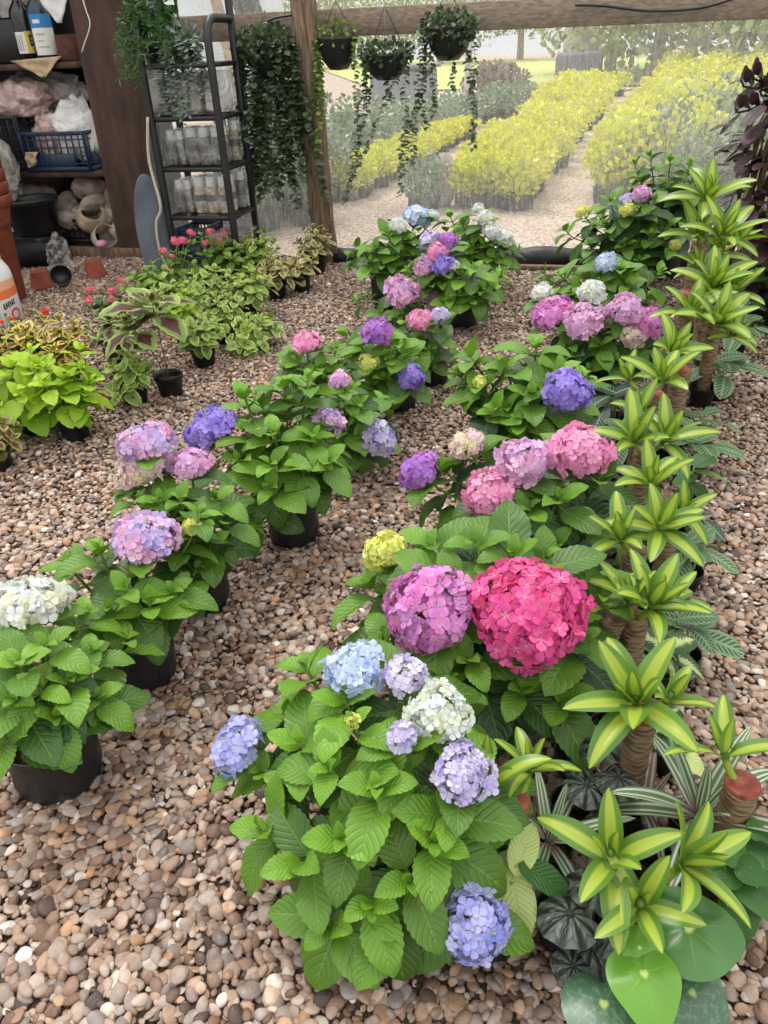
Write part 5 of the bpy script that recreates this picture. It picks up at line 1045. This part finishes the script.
# ================================================================== BEYOND THE NET
YT = [leaf_tpl(.45, .5, .34, 3, 2, .1, .4, seed=k) for k in range(2)]
M['yellow'] = leafmat('yellow_green_leaf', (.46, .48, .010), (.84, .82, .03), (.8, .8, .2), n=1, k=0, vs=.1, tr=.35)
M['sage'] = leafmat('grey_green_leaf', (.10, .15, .08), (.34, .42, .27), (.4, .5, .3), n=1, k=0, vs=.1)
M['tree'] = leafmat('tree_leaf', (.09, .13, .03), (.40, .46, .12), (.4, .5, .2), n=1, k=0, vs=.1)
M['redbush'] = leafmat('reddish_leaf', (.12, .07, .05), (.30, .20, .14), (.3, .2, .1), n=1, k=0, vs=.1)
def shrub_proto(mat, seed, R, H, n, L, withpot=True):
    rg = np.random.default_rng(seed); root = thing('potted_shrub', (0, 0, 0), '', 'shrub'); 
    if withpot: pot(root, R*.55, .18, 'bag', seed, soil=False)
    mb = MB(); cloud(mb, np.array([0, 0, .16+(H-.16)/2]), (R, R, (H-.16)/2+.03), n, YT, L, up=.9, rg=rg, shell=.25, tone=.55)
    for k in range(5): a = k*1.3; tube(mb, [(0, 0, .1), (math.cos(a)*R*.3, math.sin(a)*R*.3, H*.5), (math.cos(a)*R*.5, math.sin(a)*R*.5, H*.8)], .006, 4, tone=.1)
    mb.build('foliage', M[mat], root); return root
rgb_ = np.random.default_rng(21)
def bed(protos, near, far, wn, wf, rows, nlen, label, group, sc0=1.0, jit=.08, power=1.6, gr=.3):
    a = G(*near)[:2]; b = G(*far)[:2]; d = nrm(np.append(b-a, 0))[:2]; pr = np.array([d[1], -d[0]])
    for i in range(nlen):
        t = (i/(nlen-1))**power; w = wn+(wf-wn)*t
        for j in range(rows):
            p = a+(b-a)*t+pr*w*((j+.5)/rows-.5)+rgb_.normal(0, jit, 2)*(1+t)
            s = sc0*rgb_.uniform(.85, 1.2)*(1+gr*t)
            o = protos[rgb_.integers(len(protos))]
            if not o.get('used'): r = o; r['used'] = 1; r.location = (p[0], p[1], 0); r.scale = (s, s, s*(1-.25*t)); r['label'] = label; r.rotation_euler = (0, 0, rgb_.uniform(0, 6))
            else: r = dup(o, (p[0], p[1], 0), label, rgb_.uniform(0, 6)); r.scale = (s, s, s*(1-.25*t))
            r['group'] = group
    return
def protos(mat, seeds, R, H, n, L): return [shrub_proto(mat, s, R, H, n, L) for s in seeds]
Y1 = protos('yellow', (1, 2), .30, .58, 420, .07)
bed(Y1, (345, 199), (466, 136), .36, .4, 2, 17, 'yellow green shrub in the narrow left bed beyond the net', 'yellow shrubs in the narrow bed', .62, .03, 1.4, .1)
Y2 = protos('yellow', (3, 4, 5), .36, .70, 420, .075)
bed(Y2, (492, 207), (588, 96), .74, 1.3, 3, 24, 'yellow green shrub in the wide middle bed beyond the net', 'yellow shrubs in the middle bed', .70, .06, 1.8, .5)
Y3 = protos('yellow', (6, 7, 8), .38, .85, 420, .08)
bed(Y3, (643, 203), (738, 84), .9, 4.6, 4, 18, 'yellow green shrub in the right bed beyond the net', 'yellow shrubs in the right bed', .75, .08, 1.7, .7)
S1 = protos('sage', (9, 10, 11), .34, .8, 380, .07)
bed(S1, (712, 205), (740, 135), 1.2, 2.2, 4, 7, 'grey green shrub in the right bed beyond the net', 'grey green shrubs in the right bed', .9, .08)
S2 = protos('sage', (12, 13), .34, .7, 380, .07)
bed(S2, (340, 160), (515, 112), .6, .9, 2, 15, 'grey green shrub in the row behind the narrow yellow bed', 'grey green shrubs behind the narrow bed', .72, .06, 1.4, .4)
S3 = protos('sage', (14, 15), .34, .85, 380, .07)
bed(S3, (272, 228), (318, 165), .8, 2.0, 3, 5, 'grey green shrub beyond the net behind the metal rack', 'grey green shrubs behind the rack', .9, .1)
S4 = protos('sage', (16,), .24, .6, 300, .06); bed(S4, (418, 212), (432, 206), .1, .1, 1, 2, 'loose green shrub at the near corner of the path beyond the net', 'loose shrubs at the path corner', .7, .02)
RB = protos('redbush', (17,), .4, .7, 260, .1); bed(RB, (478, 103), (512, 100), .6, .6, 1, 5, 'reddish shrub at the far end of the grey green row', 'reddish shrubs far beyond the net', 1.1, .1, 1)
mb = MB(); c = G(444, 205); blob(mb, c+up*.24, (.13, .1, .26), 3, .1, 2, 5, cre=.04); tag(mb.build('boulder', M['stone2']), 'pale upright stone at the corner of the yellow bed beyond the net', 'stone')
# lawn and light track
m = NT('lawn'); m.done(m.bsdf(m.mix(m.noise(3, 4), (.36, .40, .12), (.52, .54, .22)), .9, .1)); mb = MB()
P4 = [G(380, 92), G(640, 86), G(900, 54), G(300, 62)]; mb.add([p+up*.03 for p in P4], [(0, 1, 2, 3)]); o = mb.build('lawn', m.m, smooth=False); tag(o, 'distant sunny lawn beyond the beds', 'lawn', kind='stuff')
mb = MB(); P4 = [G(360, 116), G(560, 104), G(640, 88), G(470, 88)]; mb.add([p+up*.02 for p in P4], [(0, 1, 2, 3)]); struct(mb.build('path', plain('pale_track', (.62, .52, .44), .95, .1, .1, 2), smooth=False))
def trunk_tree(label, px, py, R, H, crown, mat, tmat, seed, lean=(0, 0), n=500, L=.28, kind='tree'):
    b = G(px, py); root = thing(kind, b, label, 'tree'); rg = np.random.default_rng(seed); mb = MB(); t = b+np.array([lean[0], lean[1], H]); tube(mb, bez(b-up*.1, b+up*H*.3, t-up*H*.3, t, 10), np.linspace(R, R*.6, 10), 12)
    for k in range(6): a = k*1.05; q = t+np.array([math.cos(a)*crown[0]*.6, math.sin(a)*crown[1]*.6, crown[2]*.3]); tube(mb, bez(t-up*H*.15, t, q-up*.2, q, 5), np.linspace(R*.4, R*.12, 5), 6)
    mb.build('trunk', M[tmat], root)
    if n: mb = MB(); cloud(mb, t+up*crown[2]*.35, crown, n, YT, L, rg=rg, shell=.2, tone=.6); mb.build('crown', M[mat], root)
M['paletrunk'] = plain('pale_trunk', (.50, .46, .42), .9, .2, .2, 4); M['darktrunk'] = plain('dark_trunk', (.030, .028, .028), .9, .2, .4, 4, .02, 8); M['tan'] = plain('tan_trunk', (.34, .26, .18), .9, .2, .3, 4)
trunk_tree('slim pale tree trunk right of the wooden post beyond the net', 322, 188, .07, 3.2, (.9, .9, .7), 'tree', 'paletrunk', 1, n=260, L=.14)
trunk_tree('thick dark leaning trunk beyond the net left of the wooden post', 300, 205, .17, 3.2, (1.2, 1.2, .8), 'tree', 'darktrunk', 2, lean=(-.55, 0), n=260, L=.16)
trunk_tree('pale tree trunk standing beyond the middle yellow bed', 578, 82, .65, 7, (4, 4, 2.5), 'tree', 'paletrunk', 3)
trunk_tree('tan tree trunk at the top left behind the rack', 243, 120, .16, 4.5, (1.6, 1.6, 1.0), 'tree', 'tan', 4, lean=(-.5, 0), n=300, L=.2)
trunk_tree('thin pale trunk standing on the far side of the track', 468, 110, .10, 4.5, (1.6, 1.6, 1.0), 'tree', 'paletrunk', 5, n=300, L=.2)
for k, (px, py, H, cr) in enumerate([(655, 80, 2.0, (5, 4, 3.2)), (735, 72, 2.6, (6, 4, 3.6)), (610, 72, 2.4, (4, 4, 3.0)), (800, 84, 2, (4, 4, 3.2)), (690, 62, 5, (7, 5, 4)), (520, 60, 3.4, (6, 5, 3)), (440, 64, 2.4, (6, 5, 3)), (370, 66, 2.4, (6, 5, 3)), (300, 70, 2.6, (5, 5, 3)), (220, 74, 4, (5, 5, 4)), (580, 58, 7, (6, 5, 4)), (150, 80, 4, (5, 5, 4)), (860, 70, 4, (7, 5, 5))]):
    trunk_tree(['low dark bushy tree beyond the right bed', 'tall bushy tree at the far right beyond the beds', 'bushy tree between the pale trunk and the right bed', 'bushy tree at the right end of the far beds', 'tall tree behind the low dark bushy tree', 'far tree behind the lawn', 'far tree left of the lawn', 'far tree above the hanging baskets', 'far tree behind the wooden post', 'far tree behind the metal rack', 'far tree behind the pale trunk', 'far tree behind the shed', 'far tree beyond the right photo edge'][k], px, py, .25, H, cr, 'tree', 'tan', 40+k, n=3200, L=.26)
mb = MB(); box(mb, G(577, 92)+up*.5, (1.3, .8, 1.0), AX, .1); tag(mb.build('water_tank', plain('dark_grey_tank', (.10, .10, .11), .7)), 'low dark grey tank at the foot of the pale trunk', 'tank')
mb = MB(); cb = G(405, 124); box(mb, cb+up*.5, (1.2, 1.0, 1.0), AX, .05); box(mb, cb+up*1.04, (1.35, 1.1, .08), AX, .02); tag(mb.build('grey_hut', plain('grey_hut_paint', (.24, .25, .27), .8, .2, .2, 1)), 'small grey hut behind the hanging baskets beyond the net', 'hut')
mb = MB(); cb = G(210, 110); box(mb, cb+up*1.6, (5.0, .3, 3.2), AX, .05); tag(mb.build('pale_tarpaulin', plain('pale_blue_tarp', (.58, .62, .66), .7, .3, .1, 1)), 'pale blue grey tarpaulin screen far behind the metal rack', 'tarpaulin')

# unseen roof cloth, added to keep the display dimmer than outside the net
m = NT('added_shade_cloth'); tl_ = m.n('ShaderNodeBsdfTranslucent'); tl_.inputs[0].default_value = (.8, .8, .78, 1); tb = m.n('ShaderNodeBsdfTransparent'); mx = m.n('ShaderNodeMixShader'); m.put(mx.inputs[0], m.math('MULTIPLY_ADD', m.noise(1.2, 2), .2, .42))
m.t.links.new(tb.outputs[0], mx.inputs[1]); m.t.links.new(tl_.outputs[0], mx.inputs[2]); m.done(mx.outputs[0])
mb = MB(); V = [(x, FY(x)+.1-y, 3.0+.06*math.sin(x*1.7)*math.sin(y*1.3)) for y in np.linspace(0, 10, 12) for x in np.linspace(-4, 5, 12)]; mb.add(V, grid_faces(12, 12)); o = struct(mb.build('ceiling_added_shade_cloth', m.m))
# ================================================================== LIGHT, SKY, CAMERA
w = bpy.data.worlds.new('World'); bpy.context.scene.world = w; w.use_nodes = True; wt = w.node_tree; bg = wt.nodes['Background']
tc = wt.nodes.new('ShaderNodeTexCoord'); sx = wt.nodes.new('ShaderNodeSeparateXYZ'); rp = wt.nodes.new('ShaderNodeValToRGB'); wt.links.new(tc.outputs['Generated'], sx.inputs[0])
wt.links.new(sx.outputs[2], rp.inputs[0]); e = rp.color_ramp; e.elements[0].position = 0.0; e.elements[0].color = (.50, .52, .52, 1); e.elements[1].position = .8; e.elements[1].color = (1, 1, 1, 1)
wt.links.new(rp.outputs[0], bg.inputs[0]); bg.inputs[1].default_value = 1.75
sl = bpy.data.lights.new('sun', 'SUN'); sl.energy = 3.4; sl.angle = math.radians(25); sl.color = (1, .97, .92); so = bpy.data.objects.new('sun', sl); C.objects.link(so)
so.rotation_euler = Vector((.25, -.45, -1)).to_track_quat('-Z', 'Y').to_euler()
cam = bpy.data.cameras.new('camera'); co = bpy.data.objects.new('camera', cam); C.objects.link(co)
cam.sensor_fit = 'VERTICAL'; cam.sensor_height = 36; cam.lens = 36*FPX/1024; cam.clip_start = .05; cam.clip_end = 300
co.matrix_world = Matrix(((_R[0], _U[0], -_f[0], 0), (_R[1], _U[1], -_f[1], 0), (_R[2], _U[2], -_f[2], CAMH), (0, 0, 0, 1)))
sc = bpy.context.scene; sc.camera = co; vs = sc.view_settings; sc.display_settings.display_device = 'sRGB'; vs.view_transform = 'Standard'; vs.look = 'None'; vs.exposure = 0.0; vs.gamma = 1.0; vs.use_curve_mapping = False
sc.cycles.max_bounces = 8; sc.cycles.transparent_max_bounces = 16; sc.cycles.diffuse_bounces = 3; sc.cycles.glossy_bounces = 2; sc.cycles.transmission_bounces = 4
